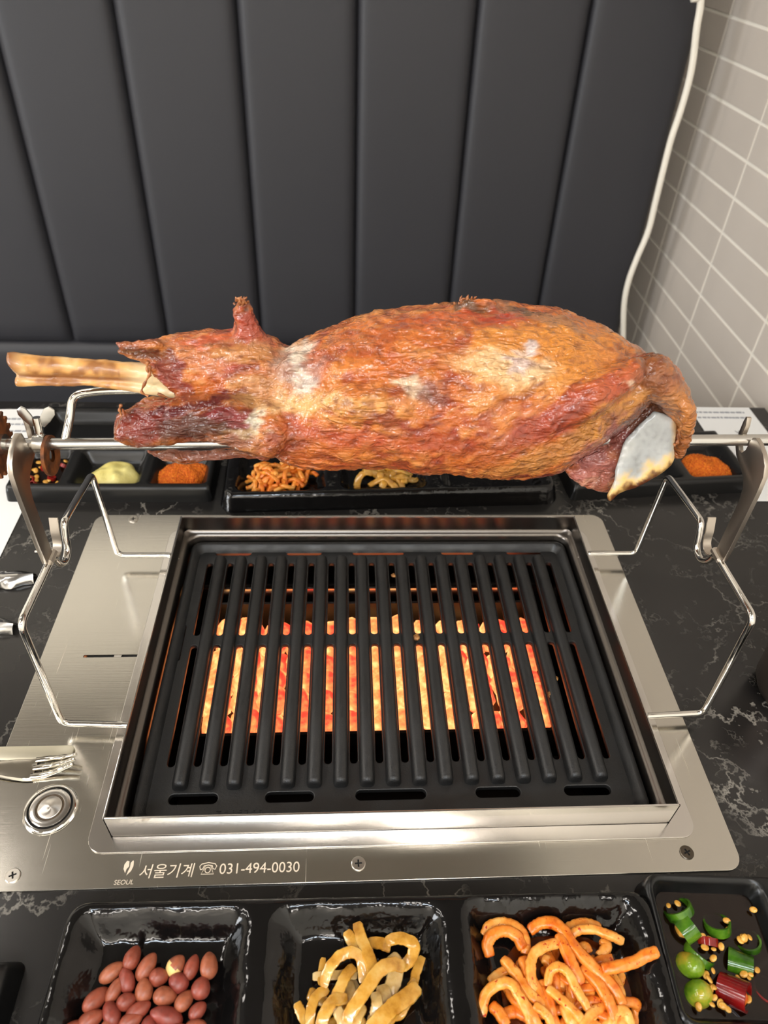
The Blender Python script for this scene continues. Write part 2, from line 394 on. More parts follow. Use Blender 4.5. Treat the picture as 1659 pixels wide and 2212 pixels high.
# lift-out tray frame
TX, TY, TH = 0.2100, 0.1610, 0.0300
tf = sheet('tray_flange', [oct_(-0.2262, 0.2288, -0.1722, 0.1705, 0.012), [(-TX, -TY), (TX, -TY), (TX, TY), (-TX, TY)]], 0.0016, 0.0014, M['steel_tray'], gr, 0.0003)
tw = 0.0014
for nm, b in (('front', (-TX, TX, -TY, -TY + tw)), ('back', (-TX, TX, TY - tw, TY)), ('left', (-TX, -TX + tw, -TY, TY)), ('right', (TX - tw, TX, -TY, TY))):
    wl = MB().box(*b, 0.0008, TH).build('tray_wall', M['steel_tray'], gr, bevel=0.0003)
    li = {'front': (-TX + .0015, TX - .0015, -TY + tw, -TY + tw + .0003), 'back': (-TX + .0015, TX - .0015, TY - tw - .0003, TY - tw), 'left': (-TX + tw, -TX + tw + .0003, -TY + .0015, TY - .0015), 'right': (TX - tw - .0003, TX - tw, -TY + .0015, TY - .0015)}[nm]
    MB().box(*li, 0.0008, TH - 0.0012).build('wall_lining', M['heat_steel'], wl)
# rounded ledge inside the tray and the wall below it
prof = [(0.0014, 0.012), (0.0022, 0.0095), (0.0045, 0.0080), (0.0060, 0.0070), (0.0066, 0.0045), (0.0066, -0.07)]
rings = []
for d_, z in prof:
    rings.append([(x, y, z) for x, y in rrect(-TX + d_, TX - d_, -TY + d_, TY - d_, 0.006 + d_, 6)])
mb = MB(); mb.loft(rings, caps=False); mb.build('inner_ledge', M['heat_steel'], gr, sharp=60)
# firebox
fb = MB(); fb.box(-0.207, 0.207, -0.158, 0.158, -0.145, -0.14)
for b in ((-0.207, -0.2, -0.158, 0.158), (0.2, 0.207, -0.158, 0.158), (-0.2, 0.2, -0.158, -0.152), (-0.2, 0.2, 0.152, 0.158)): fb.box(*b, -0.14, -0.07)
fb.build('firebox', M['inner'], gr)
cb = MB()
x0, x1, y0, y1 = -0.185, 0.172, -0.044, 0.118
cb.box(x0, x1, y0, y1, -0.105, -0.10)
for b in ((x0, x0 + .003, y0, y1), (x1 - .003, x1, y0, y1), (x0, x1, y0, y0 + .003), (x0, x1, y1 - .003, y1)): cb.box(*b, -0.10, -0.058)
cb.build('charcoal_basket', M['inner'], gr)
MB().box(-0.2, 0.2, 0.125, 0.128, -0.075, -0.045).build('air_baffle', M['steel_tray'], gr)
# screws
def screw(x, y, mtl, tilt):
    R_ = 0.0052; o = []
    prof = [(R_, 0.0), (R_, 0.0007), (R_ * 0.82, 0.00125)]
    s = MB(); s.lathe(prof[:2] + [(R_ * 0.9, 0.0011)], (x, y, 0), 24, caps=False)
    so = s.build('screw', mtl, gr, sharp=50)
    a, b = 0.0006, 0.0026; cr = [(a, a), (a, b), (-a, b), (-a, a), (-b, a), (-b, -a), (-a, -a), (-a, -b), (a, -b), (a, -a), (b, -a), (b, a)]
    ct, st = math.cos(tilt), math.sin(tilt)
    cr = [(x + p * ct - q * st, y + p * st + q * ct) for p, q in cr]
    circ = [(x + R_ * 0.9 * math.cos(k * math.pi / 12), y + R_ * 0.9 * math.sin(k * math.pi / 12)) for k in range(24)]
    sheet('screw_head', [circ, cr], 0.0012, 0.0004, mtl, so)
    MB().box(x - .003, x + .003, y - .003, y + .003, 0.0, 0.0003).build('cross_recess', M['black'], so)
M['screw'] = mat('screw_steel', srgb(196, 190, 180), 0.3, 1.0); M['screw_dark'] = mat('tarnished_screw', srgb(96, 88, 78), 0.35, 1.0)
screw(-0.2719, -0.1858, M['screw'], 0.35); screw(-0.0288, -0.1842, M['screw'], 0.05); screw(0.2161, -0.1828, M['screw_dark'], 0.4); screw(-0.2705, 0.1885, M['screw'], 0.2)
# push button
bx, by = -0.2603, -0.1380
rg = MB().lathe([(0.0200, 0), (0.0196, 0.0014), (0.0180, 0.0026), (0.0164, 0.0026), (0.0160, 0.0012)], (bx, by, 0), 64, caps=False).build('button_ring', M['chrome'], gr, sharp=60)
MB().lathe([(0.0160, 0.0010), (0.0150, 0.0010)], (bx, by, 0), 64, caps=False).build('ring_groove', M['black'], rg)
MB().lathe([(0.0150, 0.0008), (0.0148, 0.0028), (0.0135, 0.0034), (0.0104, 0.0032), (0.0102, 0.0024)], (bx, by, 0), 64, caps=False).build('button_collar', M['steel_tray'], gr, sharp=50)
MB().lathe([(0.0103, 0.0024), (0.0086, 0.0024)], (bx, by, 0), 64, caps=False).build('lamp_ring', mat('smoked_lamp_ring', srgb(74, 60, 44), 0.3), gr)
m = M['spun'] = mat('spun_button_steel', srgb(214, 208, 200), 0.32, 1.0, Anisotropic=0.95)
tg = nd(m, 'ShaderNodeTangent', direction_type='RADIAL', axis='Z'); ln(m, tg.outputs[0], bs(m).inputs['Tangent'])
cap = MB().lathe([(0.0088, 0.0020), (0.0087, 0.0032), (0.0083, 0.0035), (0.0001, 0.0035)], (0, 0, 0), 64).build('button_cap', M['spun'], gr, sharp=40)
cap.location = (bx, by, 0)

# lettering etched on the front strip of the plate
def text(s, x, y, size, parent, mtl, name='lettering', rot=0.0, z=0.00006, shear=0.0, ext=0.00005, font=None, ax=1.0):
    cu = bpy.data.curves.new(name, 'FONT'); cu.body = s; cu.size = size; cu.extrude = ext; cu.shear = shear; cu.align_x = 'LEFT'
    t = bpy.data.objects.new(name, cu); COL.objects.link(t)
    me = bpy.data.meshes.new_from_object(t.evaluated_get(bpy.context.evaluated_depsgraph_get()))
    bpy.data.objects.remove(t); bpy.data.curves.remove(cu)
    me.transform(Matrix.Translation((x, y, z)) @ Matrix.Rotation(rot, 4, 'Z') @ Matrix.Diagonal((ax, 1, 1, 1)))
    me.materials.clear()
    return obj(name, me, mtl, parent)
text('031-494-0030', -0.1285, -0.1885, 0.0102, gr, M['etch'], 'phone_number')
text('서울기계', -0.1850, -0.1893, 0.0106, gr, M['etch'], 'company_lettering', ext=0.00005, shear=0.12)
text('SEOUL', -0.2008, -0.1938, 0.0046, gr, M['etch'], 'logo_lettering', shear=0.1)
# telephone mark
ph = MB()
for pts in ([(-.0052, -.001), (-.006, .0012), (-.0048, .0028), (0, .0038), (.0048, .0028), (.006, .0012), (.0052, -.001), (.0036, -.0006), (.003, .0014), (0, .0021), (-.003, .0014), (-.0036, -.0006), (-.0052, -.001)],
            [(-.002, .001), (-.0044, -.0042), (.0044, -.0042), (.002, .001)],
            [(.0019 * math.cos(a * math.pi / 8), -.0014 + .0019 * math.sin(a * math.pi / 8)) for a in range(17)]):
    ph.tube([(-0.1365 + p, -0.1842 + q, 0.0001) for p, q in pts], 0.00033, 6)
ph.build('telephone_mark', M['etch'], gr)
lg = MB()
for sgn in (-1, 1):
    pts = [(0.0004, -.0052), (.0030, -.0022), (.0040, .001), (.0036, .0046), (.0030, .0052), (.0016, .0034), (.0018, .0006), (.0010, -.0020)]
    if sgn < 0: pts = [(-.0008, -.0036), (-.0004, -.0008), (.0010, .0012), (.0004, .0046), (-.0012, .0050), (-.0026, .0024), (-.0026, -.0006)]
    lg.prism([(-0.1936 + p, -0.1826 + q) for p, q in pts], 2, 0.0, 0.0001)
lg.build('flame_logo', M['etch'], gr)

# ------------------------------------------------------------------ cast iron grill pan
gp = thing('grill_pan', (0.001, 0.003, -0.012), 'black cast iron ribbed grill pan over glowing charcoal', 'grill pan')
px0, px1, py0, py1, pz = -0.2005, 0.2015, -0.1515, 0.1535, -0.008
RX = [-0.1688 + i * 0.02118 for i in range(17)]
cuts = []
for i in range(18):
    x = RX[0] + (i - 0.5) * 0.02118; hw = 0.0031
    cuts.append(rrect(x - hw, x + hw, 0.033, 0.1285, hw * 0.98, 5)); cuts.append(rrect(x - hw, x + hw, -0.101, 0.0215, hw * 0.98, 5))
for x in (-0.1925, 0.1945): cuts.append(rrect(x - 0.002, x + 0.002, 0.004, 0.046, 0.0019, 4))
for fx0, fx1 in ((-0.176, -0.138), (-0.101, -0.063), (-0.030, 0.026), (0.066, 0.102), (0.138, 0.176)):
    cuts.append(rrect(fx0, fx1, -0.1325, -0.1245, 0.0039, 5)); cuts.append(rrect(fx0, fx1, 0.1405, 0.1485, 0.0039, 5))
sheet('pan_plate', [rrect(px0, px1, py0, py1, 0.008)] + cuts, pz, 0.005, M['iron'], gp, 0.0009)
# raised rim with a soft inner slope
rings = []
for d_, z in ((0.0, -0.013), (0.0, -0.002), (0.001, -0.0004), (0.003, 0.0), (0.005, -0.0008), (0.0085, -0.0072), (0.0095, -0.009)):
    rings.append([(x, y, z) for x, y in rrect(px0 + d_, px1 - d_, py0 + d_, py1 - d_, 0.010 - d_ * 0.4, 6)])
mb = MB(); mb.loft(rings, caps=False); mb.build('pan_rim', M['iron'], gp, sharp=60)
def rib_mesh(y0, y1, h):
    rings = []; n = 10
    for t, s in ((0, 0.0), (0.0008, 0.55), (0.002, 0.85), (0.0045, 1.0)): rings.append((y0 + t, s))
    rings += [(y1 - (r[0] - y0), r[1]) for r in reversed(rings)]
    out = []
    for y, s in rings:
        ring = []
        for k in range(n + 1):
            a = math.pi * k / n; wv = 0.0062 * (abs(math.cos(a)) ** 0.7) * math.copysign(1, math.cos(a)) * (0.45 + 0.55 * s)
            hh = (abs(math.sin(a)) ** 0.9) * h * (0.08 + 0.92 * s)
            ring.append((wv, y, hh))
        out.append(ring)
    return MB().loft(out).mesh('rib', 50)
rm = rib_mesh(-0.1220, 0.1350, 0.0090); rm.materials.append(M['iron'])
for i, x in enumerate(RX):
    o = obj('rib', rm, None, gp); o.location = (x, 0, pz - 0.0004)
# cast marks on the front margin (unreadable relief)
em = MB()
for k in range(7):
    x = -0.138 + k * 0.0052
    for q in range(4):
        em.box(x + R.uniform(0, .003), x + R.uniform(.0032, .0042), -0.1425 + q * 0.0012, -0.1419 + q * 0.0012 + R.uniform(0, .0004), pz - .001, pz + 0.0005)
em.build('cast_relief', M['iron'], gp)
# burnt food scraps on the ribs
M['char'] = food('burnt_scrap', srgb(66, 40, 22), srgb(150, 100, 50), srgb(196, 150, 90), 300, 0.5)
def lump(name, c, r, mtl, parent=None, seed=0, amp=0.35, sub=2, fr=1.6, sq=(1, 1, 1), rot=0.0):
    bm = bmesh.new(); bmesh.ops.create_icosphere(bm, subdivisions=sub, radius=1.0)
    o = Vector((seed * 3.7, seed * 1.3, seed * 0.7))
    for v in bm.verts:
        k = 1 + amp * noise.noise(v.co * fr + o) + amp * 0.4 * noise.noise(v.co * fr * 2.7 + o)
        v.co = Vector((v.co.x * sq[0], v.co.y * sq[1], v.co.z * sq[2])) * k * r
    me = bpy.data.meshes.new(name); bm.to_mesh(me); bm.free()
    for p in me.polygons: p.use_smooth = True
    if rot: me.transform(Matrix.Rotation(rot, 4, 'Z'))
    o = obj(name, me, mtl, parent); o.location = c
    return o
for k, (x, y, r) in enumerate(((448, 1366, .0035), (900, 1376, .0040), (1190, 1478, .0042), (1192, 1500, .0045), (1200, 1465, .003), (1216, 1570, .0024), (1220, 1590, .0022), (1224, 1612, .0024), (1222, 1555, .002), (850, 1243, .003), (1185, 1445, .002))):
    c = at(x, y, 2, -0.003); lump('burnt_scrap', c, r * 0.8, M['char'], gp, k + 3, 0.5, 2, 2.2, (1, 1.2, 0.45))

# charcoal in the basket
cn = 0
for j in range(6):
    for i in range(13):
        x = x0 + 0.022 + i * 0.0262 + R.uniform(-.004, .004); y = y0 + 0.024 + j * 0.0222 + R.uniform(-.003, .003)
        o = lump('charcoal', (x, y, -0.078 + R.uniform(-.006, .008)), 0.0145 + R.uniform(0, .003), M['coal'], None, cn, 0.3, 2, 1.4, (1, 1, 0.8), R.uniform(0, 3))
        tag(o, 'glowing orange lump of charcoal in the basket beneath the grill pan', 'charcoal', 'glowing charcoal under the grill pan'); cn += 1

# ------------------------------------------------------------------ wire stands
def wire_stand(s, lab):
    xw = s * 0.268
    st = thing('spit_stand', (xw, 0.02, 0.002), lab, 'stand', 'chrome wire stands holding the spit')
    main = [(s * 0.209, -0.0745, 0.0052), (s * 0.2155, -0.0742, 0.0115), (xw, -0.072, 0.0115), (xw, -0.067, 0.131), (xw, -0.004, 0.1285), (xw, 0.004, 0.1265), (xw, 0.0095, 0.113), (xw, 0.019, 0.1060), (xw, 0.030, 0.109), (xw, 0.0335, 0.121), (xw, 0.0385, 0.1325), (xw, 0.048, 0.1315), (xw, 0.1150, 0.1225), (xw, 0.1185, 0.0145), (s * 0.2155, 0.1185, 0.0145), (s * 0.209, 0.1185, 0.0070)]
    MB().tube(fillet(main, 0.008, 6), 0.0028, 12).build('wire', M['chrome'], st, sharp=80)
    # flat riser with a slot for the spit
    poly = [(-0.0100, 0.1330), (-0.0108, 0.150), (-0.0098, 0.205), (-0.0085, 0.219), (-0.0045, 0.2265), (0.003, 0.2315), (0.012, 0.2345), (0.0185, 0.2350), (0.0215, 0.2330), (0.0228, 0.2280), (0.0232, 0.2205), (0.0260, 0.2155), (0.0300, 0.2150), (0.0332, 0.2180), (0.0345, 0.2260), (0.0352, 0.2350), (0.0372, 0.2400), (0.0395, 0.2400), (0.0402, 0.2350), (0.0398, 0.2250), (0.0375, 0.2150), (0.0310, 0.2095), (0.0210, 0.2065), (0.0125, 0.2030), (0.0070, 0.1965), (0.0045, 0.1860), (0.0036, 0.150), (0.0034, 0.1330)]
    a, b = (xw - 0.0018, xw + 0.0018)
    MB().prism(poly, 0, a, b).build('riser', M['bracket'], st, sharp=35, bevel=0.0004)
    # small clip that grips the notch
    pts = [(0.0, 0.137), (0.003, 0.134), (0.0095, 0.121), (0.0185, 0.1135), (0.0285, 0.1165), (0.032, 0.128), (0.037, 0.139)]
    pp = smooth_path([(xw + s * 0.0062, y, z) for y, z in pts], 5)
    rings = []
    for i, p in enumerate(pp):
        t = (pp[min(i + 1, len(pp) - 1)] - pp[max(i - 1, 0)]).normalized(); n_ = t.cross(Vector((1, 0, 0))).normalized()
        rings.append([p + Vector((dx, 0, 0)) + n_ * dn for dx, dn in ((-.0035, -.0007), (.0035, -.0007), (.0035, .0007), (-.0035, .0007))])
    MB().loft(rings).build('notch_clip', M['bracket'], st)
    MB().tube([(xw - s * 0.001, -0.006, 0.1305), (xw - s * 0.001, 0.006, 0.1305)], 0.0034, 10).build('weld_bead', M['bracket'], st)
    return st
wire_stand(-1, 'chrome wire stand with flat slotted riser on the grill\'s left side')
wire_stand(1, 'chrome wire stand with flat slotted riser on the grill\'s right side')

# ------------------------------------------------------------------ spit
def spz(x): return 0.2225 + 0.0137 * (x)
sp = thing('roasting_spit', (0, 0.028, 0.215), 'stainless steel roasting spit rod with clamp and fork prong', 'spit')
MB().tube([(-0.34, 0.028, spz(-0.34)), (0.34, 0.028, spz(0.34))], 0.0044, 20).build('rod', M['spit'], sp, sharp=60)
pr = [(-0.2425, 0.028, spz(-0.24)), (-0.2385, 0.040, 0.2330), (-0.2345, 0.047, 0.2490), (-0.215, 0.047, 0.2525), (-0.10, 0.045, 0.2575)]
MB().tube(fillet(pr, 0.008, 6), 0.0030, 12).build('fork_prong', M['chrome'], sp, sharp=80)
# clamp collar, rusty washer and wing screw
cx_ = -0.2590
MB().tube([(cx_ - .004, .028, spz(cx_)), (cx_ + .004, .028, spz(cx_))], 0.0072, 20).build('clamp_collar', M['spit'], sp, sharp=50)
wz = MB(); wz.lathe([(0.0048, -0.0012), (0.0150, -0.0012), (0.0150, 0.0012), (0.0048, 0.0012)], (cx_ + 0.006, 0.024, spz(cx_) - 0.0075), 28, Matrix.Rotation(math.pi / 2, 3, 'Y') , caps=False)
wz.build('rusty_washer', M['rust'], sp, sharp=40)
MB().tube([(cx_, .030, spz(cx_)), (cx_, .034, spz(cx_) + 0.019)], 0.0030, 12).build('clamp_screw', M['chrome'], sp, sharp=60)
for sg in (-1, 1):
    w_ = []
    for t, hw in ((0.0, 0.0024), (0.4, 0.0040), (0.8, 0.0044), (1.0, 0.0024)):
        c_ = Vector((cx_ + sg * (0.0025 + 0.009 * t), 0.033 + 0.004 * t, spz(cx_) + 0.013 + 0.012 * t))
        w_.append([c_ + Vector((-sg * 0.75, 0, 0.65)) * hw + Vector((0, d2, 0)) if False else c_ + Vector((0.72 * -sg * e, d2, 0.6 * e)) for e, d2 in ((-hw, -.0009), (hw, -.0009), (hw, .0009), (-hw, .0009))])
    MB().loft(w_).build('wing', M['spit'], sp, sharp=40, bevel=0.0004)
# toothed drive wheel at the rod's end
tooth = []
for k in range(22):
    a = 2 * math.pi * k / 22
    for da, r in ((-.09, .0215), (-.045, .0255), (.045, .0255), (.09, .0215)): tooth.append((0.028 + r * math.cos(a + da), spz(-.29) + r * math.sin(a + da)))
MB().prism(tooth, 0, -0.2925, -0.2895).build('drive_gear', M['rust'], sp)
MB().tube([(-0.2895, .028, spz(-.29)), (-0.284, .028, spz(-.29))], 0.0075, 20).build('gear_hub', M['spit'], sp, sharp=50)

# ------------------------------------------------------------------ trays and dishes
def sstep(a, b, x):
    t = min(1.0, max(0.0, (x - a) / (b - a))); return t * t * (3 - 2 * t)
def sdf(x, y, x0, x1, y0, y1, r):
    cx, cy = (x0 + x1) / 2, (y0 + y1) / 2; qx, qy = abs(x - cx) - (x1 - x0) / 2 + r, abs(y - cy) - (y1 - y0) / 2 + r
    return math.hypot(max(qx, 0), max(qy, 0)) + min(max(qx, qy), 0) - r
def tray(name, org, rot, W_, D_, H_, wells, mtl, label, cat, step=0.0022, slope=0.012, wob=0.0, cr=0.018, edge=0.008, wr_=0.014, group=None):
    org = (org[0], org[1], org[2] - 0.0018)
    nx, ny = int(W_ / step) + 2, int(D_ / step) + 2; V = []; idx = {}; F = []
    for j in range(ny + 1):
        for i in range(nx + 1):
            x, y = W_ * i / nx, D_ * j / ny
            so = sdf(x, y, 0, W_, 0, D_, cr)
            if so > 0:
                if so > step * 1.6: idx[i, j] = None; continue
                gx = (sdf(x + 1e-4, y, 0, W_, 0, D_, cr) - so) / 1e-4; gy = (sdf(x, y + 1e-4, 0, W_, 0, D_, cr) - so) / 1e-4
                x -= gx * so; y -= gy * so; so = 0
            z = H_ * sstep(0, edge, -so) ** 0.6 if so < 0 else 0.0
            for (a, b, c, d, zf) in wells:
                wv = wob * (noise.noise(Vector((x * 55, y * 55, 3.1))))
                s_ = sdf(x, y, a, b, c, d, wr_) + wv
                if s_ < 0.0015: z = min(z, zf + (H_ - zf) * (1 - sstep(0, slope, -s_ + 0.0015)))
            if wob: z += wob * 0.25 * noise.noise(Vector((x * 90, y * 90, 0.0))) * (1 if so < -0.004 else 0)
            idx[i, j] = len(V); V.append((x, y, max(z, 0.0)))
    for j in range(ny):
        for i in range(nx):
            q = [idx[i, j], idx[i + 1, j], idx[i + 1, j + 1], idx[i, j + 1]]
            q = [k for k in q if k is not None]
            if len(q) >= 3: F.append(q)
    me = bpy.data.meshes.new(name); me.from_pydata(V, [], F); me.validate()
    for p in me.polygons: p.use_smooth = True
    me.materials.append(mtl)
    o = bpy.data.objects.new(name, me); COL.objects.link(o); o.location = org; o.rotation_euler = (0, 0, rot)
    tag(o, label, cat, group)
    o['_m'] = 1
    Mx = Matrix.Translation(org) @ Matrix.Rotation(rot, 4, 'Z')
    return o, (lambda x, y, z=0.0: Mx @ Vector((x, y, z)))
def liquid(name, T, rect, z, mtl, label, cat='sauce', r=0.012):
    mb = MB(); ol = rrect(*rect, r, 5)
    mb.loft([[T(x, y, z - 0.0015) for x, y in ol], [T(x, y, z) for x, y in ol]])
    return tag(mb.build(name, mtl, sharp=40), label, cat)

# front serving tray (peanuts, pickled stem, radish)
ft, FT = tray('serving_tray', (-0.2245, -0.2050 - 0.150 + 0.0, 0.0), -0.010, 0.402, 0.150, 0.022,
              [(0.0105, 0.1265, 0.010, 0.1415, 0.0045), (0.1390, 0.2545, 0.010, 0.1415, 0.0045), (0.2655, 0.388, 0.010, 0.1430, 0.0045)],
              M['ceramic'], 'black glazed serving tray in front with peanuts, pickled stems and radish strips', 'tray', wob=0.0022, slope=0.022)
ft.location = (-0.2275, -0.3555, -0.0018); Mx = Matrix.Translation(ft.location) @ Matrix.Rotation(-0.010, 4, 'Z'); FT = (lambda x, y, z=0.0: Mx @ Vector((x, y, z)))
# soy sauce dish at front right
sd, SD = tray('sauce_dish', (0.1625, -0.2975, 0.0), -0.06, 0.30, 0.097, 0.024,
              [(0.0055, 0.083, 0.0065, 0.0905, 0.006), (0.094, 0.17, 0.0065, 0.0865, 0.006), (0.181, 0.294, 0.0065, 0.0865, 0.006)],
              M['melamine'], 'black rectangular dish of soy sauce with chopped chillies, front right', 'dish', slope=0.010, edge=0.004, cr=0.012, wr_=0.010)
liquid('soy_sauce', SD, (0.010, 0.078, 0.011, 0.086), 0.0115, M['soy'], 'dark soy sauce pooled around chopped chillies in the front dish', r=0.008)
liquid('radish_brine', FT, (0.288, 0.372, 0.028, 0.122), 0.0062, M['brine'], 'thin red-brown brine under the front radish strips', r=0.03)
liquid('pickle_brine', FT, (0.163, 0.232, 0.030, 0.110), 0.0060, M['soy'], 'thin dark brine under the front pickled stem strips', r=0.03)
# dark dish corner at lower left
tray('side_dish', (-0.400, -0.385, 0.0), 0.0, 0.155, 0.146, 0.020, [(0.010, 0.145, 0.010, 0.136, 0.005)], M['melamine'], 'black dish corner at the lower left edge of the table', 'dish', step=0.004, cr=0.006)
# rear left condiment tray
rl, RL = tray('condiment_tray', (-0.4180, 0.2190, 0.0), 0.004, 0.230, 0.168, 0.020,
              [(0.007, 0.060, 0.010, 0.074, 0.004), (0.070, 0.148, 0.010, 0.074, 0.004), (0.157, 0.223, 0.010, 0.074, 0.004), (0.010, 0.220, 0.088, 0.158, 0.006)],
              M['melamine'], 'black condiment tray behind the grill\'s left side holding mustard and spice', 'tray', slope=0.014, cr=0.006, edge=0.004, wr_=0.006)
# rear centre serving tray
rc, RC = tray('serving_tray', (-0.1790, 0.2010, 0.0), 0.040, 0.392, 0.145, 0.021,
              [(0.016, 0.121, 0.012, 0.133, 0.0045), (0.135, 0.240, 0.012, 0.133, 0.0045), (0.254, 0.376, 0.012, 0.133, 0.0045)],
              M['ceramic'], 'black glazed serving tray behind the grill, half hidden by the meat', 'tray', wob=0.0016, slope=0.016)
# rear right condiment tray
rr_, RR = tray('condiment_tray', (0.2270, 0.2230, 0.0), 0.075, 0.228, 0.105, 0.020,
              [(0.010, 0.070, 0.010, 0.095, 0.004), (0.080, 0.140, 0.010, 0.095, 0.004), (0.150, 0.219, 0.010, 0.095, 0.004)],
              M['melamine'], 'black condiment tray at rear right with orange spice powder', 'tray', slope=0.014, cr=0.006, edge=0.004, wr_=0.006)

# ------------------------------------------------------------------ peanuts
def peanut(c, L, wd, ang, lift, seed, cream=False):
    bm = bmesh.new(); bmesh.ops.create_uvsphere(bm, u_segments=20, v_segments=14, radius=1.0)
    for v in bm.verts:
        x, y, z = v.co.z, v.co.x, v.co.y
        tp = 1 - 0.10 * x - 0.03 * x * x; tip = 0.045 * max(0, x - 0.85) / 0.15
        k = 1 + 0.05 * noise.noise(Vector((x * 1.7 + seed, y * 1.7, z * 1.7)))
        v.co = Vector(((x * 0.5 + tip * 0.35) * L, y * 0.5 * wd * tp * k, z * 0.46 * wd * tp * k))
    me = bpy.data.meshes.new('peanut'); bm.to_mesh(me); bm.free()
    for p in me.polygons: p.use_smooth = True
    me.materials.append(M['peanut'])
    if cream:
        me.materials.append(M['peanut_cream'])
        for p in me.polygons:
            if p.center.x < -0.04 * L + 0.002 * noise.noise(p.center * 400): p.material_index = 1
    o = bpy.data.objects.new('peanut', me); COL.objects.link(o); o.location = c; o.rotation_euler = (R.uniform(0, 6), R.uniform(-.25, .25), ang)
    return o
PN = [(665, 555, 158, 35, 95), (790, 470, 145, 75, 105), (875, 523, 165, 60, 105), (1050, 515, 128, 50, 108), (1145, 525, 142, 75, 90), (1248, 515, 150, 97, 112), (757, 603, 150, 115, 97), (683, 665, 150, 65, 85), (948, 583, 118, 0, 108), (1068, 615, 128, 155, 112), (1200, 650, 125, 80, 118), (860, 665, 138, 100, 112), (985, 697, 145, 0, 117), (755, 730, 122, 20, 102), (572, 717, 172, 48, 112), (1100, 725, 135, 55, 98), (1180, 785, 118, 40, 96), (665, 800, 165, 125, 112), (825, 785, 158, 30, 98), (995, 820, 208, 165, 122), (540, 838, 160, 25, 112), (778, 848, 152, 20, 104), (890, 872, 120, 90, 100), (1165, 885, 140, 10, 100), (430, 905, 150, 30, 105), (640, 905, 150, 80, 105), (1040, 925, 150, 40, 105)]
for k, (x, y, L, a, wd) in enumerate(PN):
    c = at(x / 2.765, 1900 + y / 2.765, 2, 0.0105); s_ = depth(c) / FPX / 2.765
    o = peanut(c, L * s_ * 0.97, wd * s_ * 0.97, math.radians(a), 0, k, k == 3)
    rows = [[q for q in range(len(PN)) if lo <= PN[q][1] < hi] for lo, hi in ((0, 560), (560, 640), (640, 735), (735, 865), (865, 2000))]
    ri = next(i for i, r in enumerate(rows) if k in r); pos = sorted(rows[ri], key=lambda q: PN[q][0]).index(k)
    lab = 'red-skinned peanut, %s from left in the %s row of the front pile' % (('first', 'second', 'third', 'fourth', 'fifth', 'sixth', 'seventh', 'eighth')[pos], ('farthest', 'second farthest', 'middle', 'second nearest', 'nearest')[ri])
    if k == 3: lab = 'peanut with half its red skin peeled to cream, in the front tray'
    if k == 19: lab = 'long red-skinned peanut, biggest of the pile in the front tray'
    tag(o, lab, 'peanut', 'peanuts in the front tray')

# ------------------------------------------------------------------ strips
def strip(name, pts, wd, th, mtl, label, cat, group, seed=0, taper=0.75, flat=(0, 0, 1), jit=0.0006, seg=10, sq=0.6):
    pp = smooth_path(pts, 6); n = len(pp); rings = []; B = None
    for i, p in enumerate(pp):
        t = (pp[min(i + 1, n - 1)] - pp[max(i - 1, 0)]).normalized()
        up = Vector(flat); up = up - t * t.dot(up)
        if up.length < 0.05: up = t.orthogonal()
        up.normalize(); tw_ = 0.5 * noise.noise(Vector((i * 0.09, seed * 1.7, 0))); sd_ = t.cross(up)
        u2 = up * math.cos(tw_) + sd_ * math.sin(tw_); s2 = t.cross(u2)
        e = i / (n - 1); k = taper + (1 - taper) * math.sin(math.pi * min(1, max(0, e))) ** 0.5
        if i in (0, n - 1): k *= 0.82
        k *= 1 + 0.10 * noise.noise(Vector((i * 0.35, seed * 2.3, 4)))
        ring = []
        for q in range(seg):
            a = 2 * math.pi * q / seg; ca, sa = math.cos(a), math.sin(a)
            cx2, sy2 = math.copysign(abs(ca) ** sq, ca), math.copysign(abs(sa) ** sq, sa)
            ring.append(p + s2 * (cx2 * wd / 2 * k) + u2 * (sy2 * th / 2 * k) + Vector((noise.noise(p * 600), noise.noise(p * 600 + Vector((9, 0, 0))), 0)) * jit)
        rings.append(ring)
    o = MB().loft(rings).build(name, mtl, None, sharp=55)
    return tag(o, label, cat, group)
def trace(pts, ox, oy, sc, z0, z1, arch=0.0):
    out = []; n = len(pts)
    for i, (x, y) in enumerate(pts):
        e = i / (n - 1); z = z0 + (z1 - z0) * e + arch * math.sin(math.pi * e)
        out.append(at(ox + x / sc, oy + y / sc, 2, z))
    return out
